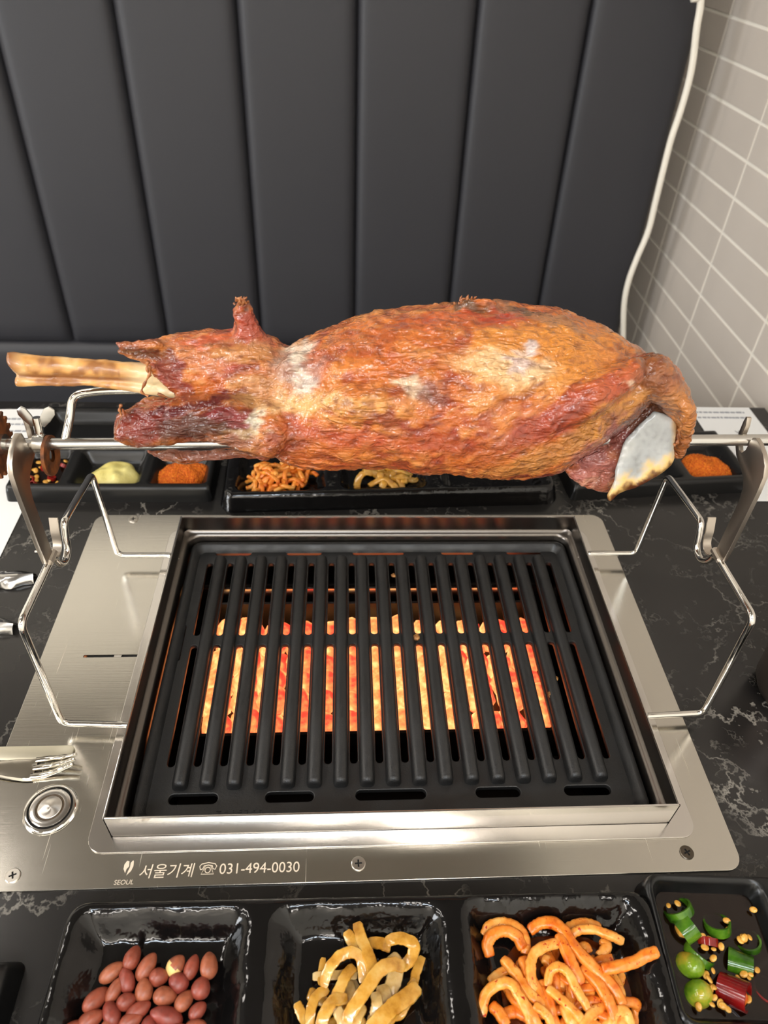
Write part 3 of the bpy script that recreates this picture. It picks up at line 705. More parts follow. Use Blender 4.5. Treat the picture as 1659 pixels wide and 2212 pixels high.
ZC = [([(480, 695), (560, 690), (700, 680), (800, 690)], .0085, .0085, 0, 60), ([(1040, 540), (1080, 620), (1060, 740), (1000, 870)], .009, .009, .002, 105), ([(590, 780), (500, 850), (470, 950), (455, 1060)], .010, .010, .002, 72), ([(370, 880), (400, 960), (450, 1040), (520, 1120)], .008, .008, 0, 70), ([(880, 450), (960, 455), (1000, 470), (1040, 480)], .013, .012, .001, 80), ([(1010, 460), (1060, 425), (1140, 425), (1205, 470), (1190, 560), (1120, 640)], .013, .011, .004, 84), ([(1270, 555), (1225, 660), (1210, 740)], .009, .010, 0, 62), ([(780, 620), (720, 690), (670, 800), (630, 900)], .012, .012, .003, 78), ([(725, 370), (770, 450), (830, 540), (890, 620)], .013, .014, .001, 78), ([(800, 310), (835, 430), (880, 540), (915, 650), (900, 700)], .014, .018, .002, 82), ([(1100, 980), (1150, 890), (1180, 800), (1220, 720)], .011, .011, .002, 75), ([(930, 810), (945, 890), (920, 980)], .015, .014, .002, 78), ([(560, 770), (590, 660), (660, 560), (760, 520), (830, 570), (845, 740)], .012, .013, .007, 76), ([(1240, 760), (1150, 850), (1050, 920), (950, 1020), (880, 1100)], .014, .015, .003, 112), ([(1140, 630), (1060, 605), (960, 650), (870, 780), (780, 910), (720, 1020)], .016, .018, .006, 92), ([(730, 850), (630, 870), (570, 960), (530, 1060)], .014, .014, .003, 84), ([(650, 930), (690, 990), (700, 1080)], .016, .015, .001, 78), ([(840, 900), (800, 980), (760, 1080)], .012, .012, .002, 90), ([(980, 760), (1000, 860), (960, 960), (900, 1050)], .011, .011, .002, 100), ([(560, 560), (545, 660), (540, 760)], .008, .009, 0, 44), ([(1000, 1060), (1050, 980), (1130, 960)], .010, .010, .001, 80)]
for k, (pts, z0, z1, ar, wd) in enumerate(ZC):
    P_ = trace(pts, 530, 1900, 3.318, z0, z1, ar); w_ = wd * depth(P_[0]) / FPX / 3.318
    lab = {9: 'upright pointed amber pickled strip at the far tip of the front pile', 5: 'bent amber pickled strip at the far right of the front pile', 8: 'short amber pickled strip leaning beside the upright pointed one', 13: 'broad amber pickled strip along the right side of the front pile', 6: 'short amber pickled strip standing at the right edge of the pile', 2: 'amber pickled strip curving down the left side of the front pile'}.get(k) or ('arched amber pickled mustard stem strip on top of the front pile' if k == 12 else 'broad amber pickled stem strip lying across the front pile' if k == 14 else 'amber strip of pickled mustard stem in the front serving tray')
    strip('pickled_stem_strip', P_, w_ * 1.08, w_ * 0.34, M['zhacai_pale'] if k in (1, 11, 18, 0, 16) else M['zhacai'], lab, 'pickle', 'pickled stem strips in the front tray', k, 0.8, jit=0.0005, sq=0.5)
RS = [([(280, 400), (330, 335), (430, 312), (540, 360), (585, 450), (575, 535)], .008, .010, .002), ([(330, 555), (308, 470), (345, 395), (430, 368), (520, 405), (570, 505)], .0085, .011, .003), ([(880, 345), (980, 312), (1080, 330), (1110, 355)], .009, .009, .001), ([(1130, 430), (1165, 480), (1110, 555)], .009, .009, .001), ([(430, 970), (500, 945), (560, 965), (620, 1000)], .008, .008, 0), ([(320, 740), (390, 680), (460, 640)], .007, .009, 0), ([(1160, 660), (1190, 720), (1220, 760)], .008, .008, 0), ([(560, 560), (600, 680), (680, 820), (760, 960), (800, 1060)], .011, .012, .002), ([(700, 560), (760, 600), (820, 700), (830, 780)], .010, .011, 0), ([(1000, 740), (1045, 820), (1030, 910)], .011, .011, .001), ([(1080, 830), (1130, 900), (1150, 980), (1140, 1060)], .010, .010, .001), ([(960, 520), (1010, 480), (1040, 530)], .010, .010, 0), ([(420, 570), (500, 660), (570, 760), (640, 850), (720, 900)], .012, .014, .002), ([(610, 370), (690, 315), (780, 312), (860, 370), (920, 470), (1000, 560), (1080, 640), (1160, 720), (1230, 800), (1285, 910)], .011, .014, .005), ([(900, 400), (980, 362), (1080, 362), (1190, 400), (1285, 447)], .013, .014, .002), ([(660, 860), (620, 700), (630, 560), (700, 490), (820, 455)], .013, .016, .003), ([(820, 400), (870, 500), (920, 620), (985, 750)], .016, .016, .002), ([(740, 770), (760, 660), (820, 625), (890, 670), (950, 790), (1010, 890), (1090, 1000)], .015, .015, .004), ([(270, 980), (285, 850), (360, 765), (470, 745), (545, 850), (600, 960), (625, 1050)], .012, .014, .004), ([(980, 640), (1080, 720), (1150, 820), (1200, 920), (1225, 1020)], .015, .014, .003), ([(740, 780), (850, 870), (950, 970), (1030, 1050)], .017, .016, .002), ([(1190, 1060), (1225, 965), (1290, 945), (1345, 1050)], .013, .012, .003), ([(340, 900), (400, 970), (450, 1050)], .011, .012, .001), ([(640, 900), (720, 960), (780, 1050)], .017, .016, .001), ([(850, 900), (900, 1000), (960, 1080)], .015, .014, .001), ([(1135, 645), (1230, 628), (1370, 590), (1450, 545), (1535, 515)], .020, .026, 0), ([(520, 760), (560, 860), (640, 980), (680, 1060)], .014, .014, .002), ([(1100, 600), (1160, 640), (1250, 780), (1270, 900)], .009, .009, .001)]
for k, (pts, z0, z1, ar) in enumerate(RS):
    P_ = trace(pts, 960, 1900, 3.325, z0, z1, ar); w_ = (76 + 10 * math.sin(k * 2.1)) * depth(P_[0]) / FPX / 3.325
    lab = {0: 'outer of two orange radish strips curled at the pile\'s far left', 1: 'inner of two orange radish strips curled at the pile\'s far left', 14: 'curved orange radish strip ending free at the pile\'s far right', 18: 'hooked orange radish strip at the near left of the pile', 21: 'small arched orange radish strip at the near right of the pile', 17: 'orange radish strip looped at the middle of the front pile', 15: 'orange radish strip bent into a hook left of the middle'}.get(k) or ('orange radish strip sticking out over the front tray\'s right rim' if k == 25 else 'long curved orange radish strip on top of the front pile' if k == 13 else 'orange seasoned radish strip in the front serving tray')
    strip('radish_strip', P_, w_, w_ * 0.8, M['radish_red'] if k % 3 == 1 else M['radish'], lab, 'radish', 'radish strips in the front tray', k + 50, 0.9, sq=0.62)
# rear piles
def pile(name, T, cx, cy, rx, ry, n, mtls, wd, th, label, cat, group, seed, hmax=0.014, z0=0.010, L=0.03, drape=0.0):
    rd = random.Random(seed)
    for k in range(n):
        a = rd.uniform(0, 2 * math.pi); q = math.sqrt(rd.random()) * 0.8; x, y = cx + rx * q * math.cos(a), cy + ry * q * math.sin(a)
        z = z0 + hmax * (1 - q) * (0.4 + 0.6 * k / n); d = rd.uniform(0, 2 * math.pi); cv = rd.uniform(-1.6, 1.6); pts = []
        for i in range(6):
            t = i / 5 - 0.5; dd = d + cv * t
            px_, py_ = x + math.cos(dd) * L * t, y + math.sin(dd) * L * t
            e = max(abs((px_ - cx) / rx), abs((py_ - cy) / ry))
            px_ = min(max(px_, cx - rx), cx + rx); py_ = min(max(py_, cy - ry), cy + ry)
            pts.append(T(px_, py_, z + 0.004 * math.cos(t * 5 + k) - 0.006 * max(0, e - 0.6)))
        strip(name, pts, wd, th, mtls[k % len(mtls)], label, cat, group, seed + k, 0.9)
pile('radish_strip', FT, 0.330, 0.062, 0.042, 0.052, 46, [M['radish_red'], M['radish']], 0.0058, 0.0050, 'orange seasoned radish strip in the front serving tray', 'radish', 'radish strips in the front tray', 400, 0.008, 0.0085, 0.045)
pile('pickled_stem_strip', FT, 0.196, 0.055, 0.036, 0.046, 26, [M['zhacai_pale'], M['zhacai']], 0.0080, 0.0034, 'amber strip of pickled mustard stem in the front serving tray', 'pickle', 'pickled stem strips in the front tray', 500, 0.006, 0.0080, 0.04)
pile('radish_strip', RC, 0.069, 0.046, 0.043, 0.030, 48, [M['radish'], M['radish_red']], 0.0050, 0.0042, 'orange seasoned radish strip in the serving tray behind the grill', 'radish', 'radish strips in the rear tray', 100, 0.016)
pile('pickled_stem_strip', RC, 0.186, 0.042, 0.040, 0.028, 22, [M['zhacai']], 0.0085, 0.0035, 'amber pickled stem strip in the serving tray behind the grill', 'pickle', 'pickled stem strips in the rear tray', 200, 0.010)

# ------------------------------------------------------------------ chillies in soy
def chili_ring(px, py, z, r, L, axis, mtl, label, th=0.0013, taper=1.0, closed=False, cat='chilli', cut=None):
    c = at(1359 + px / 5.53, 1880 + py / 5.53, 2, z - 0.0028); ax = Vector(axis).normalized()
    q = Vector((0, 0, 1)).rotation_difference(ax).to_matrix(); mb = MB()
    if closed:
        mb.lathe([(r * 0.98, -L / 2), (r, -L / 4), (r * 0.93, L * 0.1), (r * 0.7, L * 0.34), (r * 0.35, L * 0.47), (0.0002, L * 0.5)], c, 24, q)
    else:
        r2 = r * taper
        mb.lathe([(r - th, -L / 2), (r, -L / 2), ((r + r2) / 2 * 1.02, 0), (r2, L / 2), (r2 - th, L / 2), ((r + r2) / 2 - th, 0), (r - th, -L / 2)], c, 24, q, caps=False)
    o = tag(mb.build('chilli_slice', mtl, sharp=50), label, cat, 'chilli slices in soy sauce')
    return o, c
GREEN = 'green chilli slice floating in the soy sauce dish'
chili_ring(590, 480, 0.0145, 0.0098, 0.0060, (-0.35, 0.62, 0.5), M['chili_green'], 'green chilli ring standing in the dish\'s far left corner')
o, c = chili_ring(680, 690, 0.0130, 0.0090, 0.0105, (0.72, 0.35, 0.35), M['chili_green'], 'green chilli ring lying on its side below the corner ring')
lump('chilli_core', c + Vector((-0.0035, -0.001, 0.0005)), 0.0052, M['seed'], o, 5, 0.3, 2, 2, (0.8, 1, 0.9))
o, c = chili_ring(1050, 660, 0.0125, 0.0088, 0.0065, (-0.1, 0.55, 0.8), M['chili_green'], 'green chilli ring half sunk near the middle of the soy dish')
o, c = chili_ring(1400, 850, 0.0100, 0.0092, 0.0045, (-0.15, 0.4, 0.9), M['chili_green'], 'thin green chilli ring sunk at the soy dish\'s right side')
chili_ring(830, 1010, 0.0110, 0.0100, 0.0050, (0.5, 0.5, 0.62), M['chili_green'], 'thin green chilli arc between the two pale chilli ends')
chili_ring(740, 1140, 0.0130, 0.0082, 0.0180, (0.30, -0.2, 0.65), M['chili_pale'], 'yellow-green chilli end beside the dish\'s left wall', closed=True)
chili_ring(840, 1470, 0.0130, 0.0084, 0.0170, (0.35, 0.1, 0.7), M['chili_pale'], 'pale green chilli end nearest the camera in soy', closed=True)
chili_ring(1330, 1120, 0.0115, 0.0085, 0.0150, (0.75, -0.35, 0.25), M['chili_green'], 'long green chilli piece right of the seeds in soy', taper=0.75)
o, c = chili_ring(1250, 1455, 0.0140, 0.0088, 0.0170, (0.62, -0.45, 0.40), M['chili_red'], 'large red chilli piece with open end in the soy dish', taper=1.02)
lump('chilli_core', c + Vector((0.003, -0.003, 0.001)), 0.0045, food('chilli_core', srgb(150, 40, 16), srgb(200, 84, 26), srgb(220, 130, 50), 200, 0.2), o, 8, 0.3, 2, 2)
chili_ring(930, 850, 0.0110, 0.0070, 0.0050, (0.2, 0.9, 0.3), M['chili_red'], 'flat dark red chilli scrap in the middle of the soy')
chili_ring(1640, 1420, 0.0100, 0.0090, 0.0030, (0.1, 0.1, 1), M['chili_red'], 'sunken red chilli ring by the soy dish\'s right wall')
sm = bmesh.new(); bmesh.ops.create_icosphere(sm, subdivisions=2, radius=1.0)
for v in sm.verts: v.co = Vector((v.co.x * 0.0026, v.co.y * 0.0020, v.co.z * 0.0008))
sme = bpy.data.meshes.new('chilli_seed'); sm.to_mesh(sme); sm.free(); sme.materials.append(M['seed'])
for p in sme.polygons: p.use_smooth = True
SEEDS = [(470, 420), (580, 395), (1485, 470), (1165, 600), (1180, 722), (950, 820), (975, 850), (905, 920), (1010, 940), (1100, 910), (880, 780), (1005, 1050), (1005, 1200), (1530, 1190), (1450, 1240), (1370, 1240), (1430, 1280), (1300, 1290), (1000, 1390), (985, 1420), (1020, 1520), (1090, 1590), (1120, 1620), (990, 1600), (830, 1630), (1180, 1660), (1425, 1540), (1380, 810), (1440, 800), (1350, 780), (1250, 1380), (920, 1250), (1330, 830), (960, 1300)]
for k, (x, y) in enumerate(SEEDS):
    o = bpy.data.objects.new('chilli_seed', sme); COL.objects.link(o); o.location = at(1359 + x / 5.53, 1880 + y / 5.53, 2, 0.0125 + R.uniform(0, .0015)); o.rotation_euler = (R.uniform(-.6, .6), R.uniform(-.6, .6), R.uniform(0, 6))
    s_ = R.uniform(0.75, 1.15); o.scale = (s_, s_, s_)
    tag(o, 'round yellow chilli seed alone by the soy dish\'s far right corner' if k == 2 else 'pale yellow chilli seed floating in the front soy sauce dish', 'seed', 'chilli seeds in the front soy sauce')

# ------------------------------------------------------------------ condiments behind
def mound(name, T, x0, x1, y0, y1, h, zf, mtl, label, cat, kind=None, seed=0, rough=0.0008, n=60, pw=0.5):
    V, F = [], []
    for j in range(n + 1):
        for i in range(n + 1):
            u_, v_ = 2 * i / n - 1, 2 * j / n - 1
            # square to disc
            x_, y_ = u_ * math.sqrt(1 - v_ * v_ / 2), v_ * math.sqrt(1 - u_ * u_ / 2)
            r = math.hypot(x_, y_); k = 1 + 0.22 * noise.noise(Vector((math.atan2(y_, x_) * 0 + x_ * 1.3 + seed, y_ * 1.3, 0)))
            z = zf + h * max(0, 1 - r ** 2.2) ** pw * (0.85 + 0.3 * noise.noise(Vector((x_ * 2 + seed, y_ * 2, 1)))) + rough * noise.noise(Vector((x_ * 30, y_ * 30, seed))) * (1 if r < .97 else 0)
            V.append(T((x0 + x1) / 2 + x_ * k * (x1 - x0) / 2, (y0 + y1) / 2 + y_ * k * (y1 - y0) / 2, z))
    for j in range(n):
        for i in range(n):
            a = j * (n + 1) + i; F.append((a, a + 1, a + n + 2, a + n + 1))
    me = bpy.data.meshes.new(name); me.from_pydata([tuple(v) for v in V], [], F)
    for p in me.polygons: p.use_smooth = True
    return tag(obj(name, me, mtl), label, cat, None, kind)
mound('mustard', RL, 0.084, 0.140, 0.013, 0.060, 0.019, 0.004, M['mustard'], 'pale yellow dollop of mustard in the rear left condiment tray', 'mustard', None, 2, 0.0006)
mound('spice_powder', RL, 0.160, 0.221, 0.012, 0.066, 0.015, 0.004, M['spice'], 'coarse orange spice powder in the rear left condiment tray', 'spice', 'stuff', 5, 0.0030, 80)
mound('spice_powder', RR, 0.153, 0.217, 0.012, 0.068, 0.015, 0.004, M['spice'], 'coarse orange spice powder in the rear right condiment tray', 'spice', 'stuff', 9, 0.0030, 80)
liquid('chilli_soy', RL, (0.011, 0.056, 0.014, 0.070), 0.0105, M['soy'], 'dark chilli soy sauce in the rear left condiment tray', r=0.006)
rd = random.Random(31)
for k in range(26):
    x, y = rd.uniform(0.014, 0.053), rd.uniform(0.016, 0.062)
    if k < 17:
        o = bpy.data.objects.new('chilli_seed', sme); COL.objects.link(o); o.location = RL(x, y, 0.0118); o.rotation_euler = (rd.uniform(-.6, .6), rd.uniform(-.6, .6), rd.uniform(0, 6)); o.scale = (1.4, 1.4, 1.6)
        tag(o, 'pale chilli seed in the rear left chilli soy sauce', 'seed', 'chilli seeds in the rear soy sauce')
    else:
        mb = MB(); r = rd.uniform(.004, .006); q = Vector((0, 0, 1)).rotation_difference(Vector((rd.uniform(-1, 1), rd.uniform(-1, 1), .8)).normalized()).to_matrix()
        mb.lathe([(r - .0012, -.002), (r, -.002), (r, .002), (r - .0012, .002), (r - .0012, -.002)], RL(x, y, 0.0120), 16, q, caps=False)
        red = k % 3 != 0
        tag(mb.build('chilli_slice', M['chili_red'] if red else M['chili_green'], sharp=50), ('red' if red else 'green') + ' chilli slice in the rear left chilli soy sauce', 'chilli', 'chilli slices in the rear soy sauce')

# ------------------------------------------------------------------ paper placemats
def paper(name, x0, x1, y0, y1, rot, label, curl=0.004, seed=0):
    n, V, F = 14, [], []; cx, cy = (x0 + x1) / 2, (y0 + y1) / 2; th = 0.0003
    for z_ in (0, 1):
        for j in range(n + 1):
            for i in range(n + 1):
                x, y = x0 + (x1 - x0) * i / n, y0 + (y1 - y0) * j / n
                z = -0.0016 + th * z_ + 0.0004 * (1 + noise.noise(Vector((x * 14 + seed, y * 14, 0))))
                dx, dy = x - cx, y - cy
                V.append((cx + dx * math.cos(rot) - dy * math.sin(rot), cy + dx * math.sin(rot) + dy * math.cos(rot), z))
    N = (n + 1) ** 2
    for j in range(n):
        for i in range(n):
            a = j * (n + 1) + i; F.append((a + N, a + 1 + N, a + n + 2 + N, a + n + 1 + N)); F.append((a, a + n + 1, a + n + 2, a + 1))
    ed = [j for j in range(n + 1)] + [(k + 1) * (n + 1) - 1 for k in range(1, n + 1)] + [n * (n + 1) + k for k in range(n - 1, -1, -1)] + [k * (n + 1) for k in range(n - 1, 0, -1)]
    for k in range(len(ed)): a, b = ed[k], ed[(k + 1) % len(ed)]; F.append((a, b, b + N, a + N))
    t = thing('paper_placemat', (cx, cy, -0.0018), label, 'placemat')
    MB().add(V, F).build('sheet', M['paper'], t, sharp=40)
    return t
pl = paper('p', -0.640, -0.3960, 0.112, 0.405, 0.020, 'white printed paper placemat under the rear left condiment tray', seed=1)
prt = paper('p', 0.4455, 0.5325, 0.222, 0.425, 0.0, 'white printed paper placemat by the tiled wall at rear right', seed=4)
def printline(parent, x0, x1, y, h, mtl, rot=0.0, seed=0, gap=0.35):
    rd = random.Random(seed); mb = MB(); x = x0
    while x < x1:
        w_ = rd.uniform(.003, .008); mb.box(x, min(x + w_, x1), y - h / 2, y + h / 2 * rd.uniform(.6, 1), -0.0012, -0.00045); x += w_ + rd.uniform(.0008, .002)
    mb.build('print_line', mtl, parent)
for k, yy in enumerate((0.383, 0.371, 0.356)): printline(pl, -0.49, -0.428, yy, 0.0035, M['print'], 0, k)
for k, yy in enumerate((0.412, 0.399)): printline(prt, 0.448, 0.520, yy, 0.0035, M['print'], 0, 10 + k)
text('VS', 0.4870, 0.3600, 0.010, prt, M['print_dark'], 'printed_word', z=-0.0004)
MB().box(0.4960, 0.5060, 0.334, 0.341, -0.0012, -0.0004).build('print_mark', M['print_dark'], prt)
printline(prt, 0.492, 0.53, 0.270, 0.003, mat('red_print', srgb(200, 90, 84), 0.9), 0, 20)

# ------------------------------------------------------------------ cutlery
kn = thing('table_knife', (-0.32, -0.092, 0.0), 'steel table knife with blunt rounded end lying on the plate', 'knife')
M['cutlery'] = mat('polished_cutlery', srgb(214, 208, 196), 0.12, 1.0); M['satin'] = mat('satin_knife', srgb(222, 216, 196), 0.38, 1.0)
ol = rrect(-0.36, -0.2562, -0.0985, -0.0862, 0.0035, 5)
MB().prism(ol, 2, 0.0004, 0.0024).build('blade', M['satin'], kn, sharp=40, bevel=0.0004)
MB().box(-0.44, -0.358, -0.0965, -0.0880, 0.0004, 0.0044).build('handle', M['satin'], kn, sharp=40, bevel=0.001)
fk = thing('table_fork', (-0.32, -0.105, 0.0), 'polished steel fork lying beside the knife, tines right', 'fork')
rings = []
for x, y, z, hw, hh in ((-0.44, -0.1040, .0030, .0055, .0012), (-0.36, -0.1045, .0034, .0040, .0012), (-0.318, -0.1052, .0036, .0052, .0012), (-0.300, -0.1062, .0032, .0085, .0010), (-0.288, -0.1064, .0024, .0098, .0009), (-0.281, -0.1060, .0022, .0100, .0009)):
    rings.append([(x, y - hw, z - hh), (x, y + hw, z - hh), (x, y + hw * .8, z + hh), (x, y - hw * .8, z + hh)])
MB().loft(rings).build('handle', M['cutlery'], fk, sharp=60, bevel=0.0003)
for k in range(3):
    y0 = -0.1060 + (k - 1) * 0.0068; pts = [(-0.2825, y0, .0022), (-0.272, y0 + .0012, .0026), (-0.260, y0 * 0.75 + -0.1015 * .25 + .001, .0060), (-0.2500, y0 * 0.6 + -0.0985 * .4, .0105)]
    MB().tube(smooth_path(pts, 5), [.0026] * 6 + [.0022] * 5 + [.0017] * 4 + [.0012], 8).build('tine', M['cutlery'], fk, sharp=70)

# tongs at the left edge
tgs = thing('serving_tongs', (-0.42, 0.065, 0.0), 'steel serving tongs with scalloped jaws at the table\'s left edge', 'tongs')
M['tongs'] = mat('tongs_steel', srgb(200, 198, 194), 0.2, 1.0)
def jaw(tip, root, w0, seed, up):
    tip, root = Vector(tip), Vector(root); d = (tip - root); L = d.length; d.normalize(); s_ = Vector((-d.y, d.x, 0)); rings = []; n = 46
    for i in range(n + 1):
        e = i / n; c_ = root + d * (L * e); ww = w0 * (0.55 + 0.45 * sstep(0.3, 0.6, e)) * (1 - 0.55 * sstep(0.93, 1.0, e))
        wav = 0.0016 * math.sin(i * 1.55) * sstep(0.55, 0.7, e)
        z = -0.0006 + 0.012 * up
        row = [(-ww - wav, 0.0), (-ww * 0.75, 0.0055), (0, 0.0085), (ww * 0.75, 0.0055), (ww + wav, 0.0)]
        rings.append([c_ + s_ * a + Vector((0, 0, z + b)) for a, b in row] + [c_ + s_ * a * 0.92 + Vector((0, 0, z + b - 0.0012)) for a, b in reversed(row)])
    return MB().loft(rings)
jaw((-0.3475, 0.1000, 0), (-0.58, 0.085, 0), 0.0105, 1, 0.0).build('jaw', M['tongs'], tgs, sharp=45)
jaw((-0.3450, 0.0360, 0), (-0.58, 0.072, 0), 0.0105, 2, 0.0).build('jaw', M['tongs'], tgs, sharp=45)
MB().tube([(-0.578, 0.060, 0.0045), (-0.578, 0.098, 0.0045)], 0.006, 12).build('hinge', M['tongs'], tgs, sharp=60)

# tumbler at the right edge
cupc = (0.3690, -0.046)
cp_ = thing('metal_cup', (cupc[0], cupc[1], -0.002), 'dark metal cup at the right edge of the table', 'cup')
M['cup'] = mat('brushed_dark_cup', srgb(120, 108, 100), 0.32, 0.9)
MB().lathe([(0.030, -0.002), (0.0335, 0.0), (0.0385, 0.010), (0.0405, 0.045), (0.0410, 0.088), (0.0395, 0.088), (0.0388, 0.045), (0.034, 0.006), (0.0002, 0.005)], (*cupc, 0), 48, caps=True).build('body', M['cup'], cp_, sharp=50)
MB().lathe([(0.0395, 0.0875), (0.0405, 0.0900), (0.0418, 0.0880), (0.0408, 0.0862)], (*cupc, 0), 48, caps=False).build('rim', M['chrome'], cp_, sharp=80)

# ------------------------------------------------------------------ roast lamb on the spit
import numpy as np
def ringat(px, py, y, ha, hb, k=28, roll=0.0):
    """cross-section of a lump: centre from a measured point at depth plane y; ha is the half height, hb the half thickness"""
    c = at(px, py, 1, y); return c, ha, hb
def lumploft(mb, st, y, kb=0.8, k=28, rnd=True):
    cs = []
    for s_ in st:
        px_, a, b = s_[:3]; yy = s_[3] if len(s_) > 3 else y
        c = at(px_, (a + b) / 2, 1, yy); h = abs(b - a) / 2 * depth(c) / FPX
        cs.append((c, h))
    rings = []
    n = len(cs)
    for i, (c, h) in enumerate(cs):
        rings.append([c + UP * (h * math.sin(2 * math.pi * q / k)) + FW * (h * kb * math.cos(2 * math.pi * q / k)) for q in range(k)])
    if rnd:
        for e, (i0, i1) in ((0, (0, 1)), (1, (n - 1, n - 2))):
            d = cs[i0][0] - cs[i1][0]; d.normalize(); c, h = cs[i0]
            for t, s_ in ((0.35, 0.88), (0.6, 0.62), (0.72, 0.25)):
                rg = [c + d * (h * t * 0.8) + (p - c) * s_ for p in rings[0 if e == 0 and t == 0.35 else (i0 if e else 0)]] if False else [c + d * (h * t * 0.8) + UP * (h * s_ * math.sin(2 * math.pi * q / k)) + FW * (h * kb * s_ * math.cos(2 * math.pi * q / k)) for q in range(k)]
                if e == 0: rings.insert(0, rg)
                else: rings.append(rg)
    mb.loft(rings)
def lumptube(mb, pts, y, k=16):
    P_ = []; r_ = []
    for p in pts:
        yy = p[3] if len(p) > 3 else y
        c = at(p[0], p[1], 1, yy); P_.append(c); r_.append(p[2] * depth(c) / FPX)
    d0 = (P_[0] - P_[1]).normalized(); d1 = (P_[-1] - P_[-2]).normalized()
    PP = [P_[0] + d0 * r_[0] * 0.7] + P_ + [P_[-1] + d1 * r_[-1] * 0.7]; RR_ = [r_[0] * 0.35] + r_ + [r_[-1] * 0.35]
    mb.tube(PP, RR_, k)
def remesh(meshes, voxel, smooth, name):
    me = bpy.data.meshes.new('tmp'); bm = bmesh.new()
    for x in meshes: bm.from_mesh(x)
    bm.to_mesh(me); bm.free()
    t = bpy.data.objects.new('tmp', me); COL.objects.link(t)
    md = t.modifiers.new('r', 'REMESH'); md.mode = 'VOXEL'; md.voxel_size = voxel
    out = bpy.data.meshes.new_from_object(t.evaluated_get(bpy.context.evaluated_depsgraph_get())); out.name = name
    bpy.data.objects.remove(t); bpy.data.meshes.remove(me)
    bm = bmesh.new(); bm.from_mesh(out)
    for _ in range(smooth): bmesh.ops.smooth_vert(bm, verts=bm.verts, factor=0.5, use_axis_x=True, use_axis_y=True, use_axis_z=True)
    bm.normal_update(); bm.to_mesh(out); bm.free()
    for p in out.polygons: p.use_smooth = True
    return out
YM = 0.036
L_ = []
def addl(fn):
    mb = MB(); fn(mb); L_.append(mb.mesh('l'))
# main leg
addl(lambda b: lumploft(b, [(575, 800, 965), (600, 762, 995), (640, 742, 1012), (700, 714, 1018), (760, 690, 1014), (830, 672, 1012), (900, 664, 1026), (960, 659, 1024), (1020, 656, 1032), (1080, 654, 1038), (1140, 660, 1037), (1200, 669, 1028), (1250, 685, 995), (1300, 706, 962), (1350, 737, 925), (1392, 757, 885), (1412, 775, 850)], YM, 0.78))
# muscle ridge running up to the right, and a lower roll of fat
addl(lambda b: lumptube(b, [(980, 990, 30, .004), (1080, 955, 42, -.002), (1180, 905, 50, -.004), (1280, 850, 48, .0), (1370, 800, 36, .012)], 0.0))
addl(lambda b: lumptube(b, [(1080, 1012, 22, .012), (1180, 985, 26, .008), (1270, 935, 28, .008), (1350, 880, 26, .012), (1395, 835, 22, .018)], 0.0))
addl(lambda b: lumptube(b, [(700, 985, 30, .010), (800, 975, 36, .006), (900, 985, 34, .006)], 0.0))
addl(lambda b: lumptube(b, [(650, 880, 24, .012), (760, 872, 46, .002), (860, 866, 54, .004), (960, 850, 40, .012), (1020, 840, 20, .020)], 0.0))
addl(lambda b: lumptube(b, [(950, 690, 24, .05), (1080, 672, 22, .055), (1180, 682, 20, .055), (1270, 712, 16, .05)], 0.0))
addl(lambda b: lumptube(b, [(1000, 660, 12, .05), (1040, 656, 12, .05), (1070, 655, 9, .05)], 0.0))
# crust rim at the right end
addl(lambda b: lumptube(b, [(1395, 800, 46), (1432, 826, 44), (1458, 866, 36), (1474, 905, 27), (1474, 945, 20), (1464, 985, 13)], 0.024))
addl(lambda b: lumptube(b, [(1478, 872, 18), (1484, 900, 19), (1482, 930, 14)], 0.012))
addl(lambda b: lumptube(b, [(1420, 868, 24, .036), (1380, 905, 24, .034), (1345, 950, 24, .025), (1325, 1000, 22, .022), (1308, 1040, 16, .022)], 0.022))
addl(lambda b: lumptube(b, [(1225, 1015, 12), (1262, 1030, 20), (1300, 1040, 22), (1314, 1055, 11)], 0.022))
addl(lambda b: lumptube(b, [(1260, 990, 30), (1310, 985, 36), (1330, 960, 30)], 0.028))
# upper shank
addl(lambda b: lumploft(b, [(262, 745, 770), (300, 738, 782), (335, 730, 806), (365, 724, 838), (400, 717, 858), (450, 712, 862), (500, 711, 872), (550, 712, 885), (590, 724, 900), (625, 748, 905)], 0.044, 0.75))
addl(lambda b: lumptube(b, [(248, 738, 5), (262, 748, 11), (300, 748, 14), (340, 748, 18)], 0.036))
addl(lambda b: lumptube(b, [(325, 790, 10), (360, 822, 16), (405, 850, 16), (440, 856, 12)], 0.026))
addl(lambda b: lumptube(b, [(538, 726, 38), (530, 695, 28), (526, 670, 21), (530, 652, 13)], 0.050))
addl(lambda b: lumptube(b, [(512, 672, 8), (514, 690, 7)], 0.046))
# lower shank muscle
addl(lambda b: lumploft(b, [(268, 885, 962), (300, 872, 970), (350, 862, 966), (400, 853, 957), (450, 847, 955), (500, 852, 968), (550, 860, 985), (590, 850, 990)], 0.008, 0.72))
addl(lambda b: lumptube(b, [(263, 880, 6, .004), (270, 900, 10, .004), (280, 945, 12, .004), (292, 962, 8, .004)], 0.0))
addl(lambda b: lumptube(b, [(292, 886, 12), (320, 872, 16), (360, 868, 14)], 0.030))
addl(lambda b: lumptube(b, [(318, 974, 7), (350, 984, 13), (400, 988, 14), (460, 984, 13), (520, 978, 13), (575, 985, 15)], 0.042))
addl(lambda b: lumptube(b, [(625, 800, 36, .030), (650, 798, 38, .030), (680, 805, 30, .032)], 0.0))
mt = remesh(L_, 0.00155, 5, 'meat')
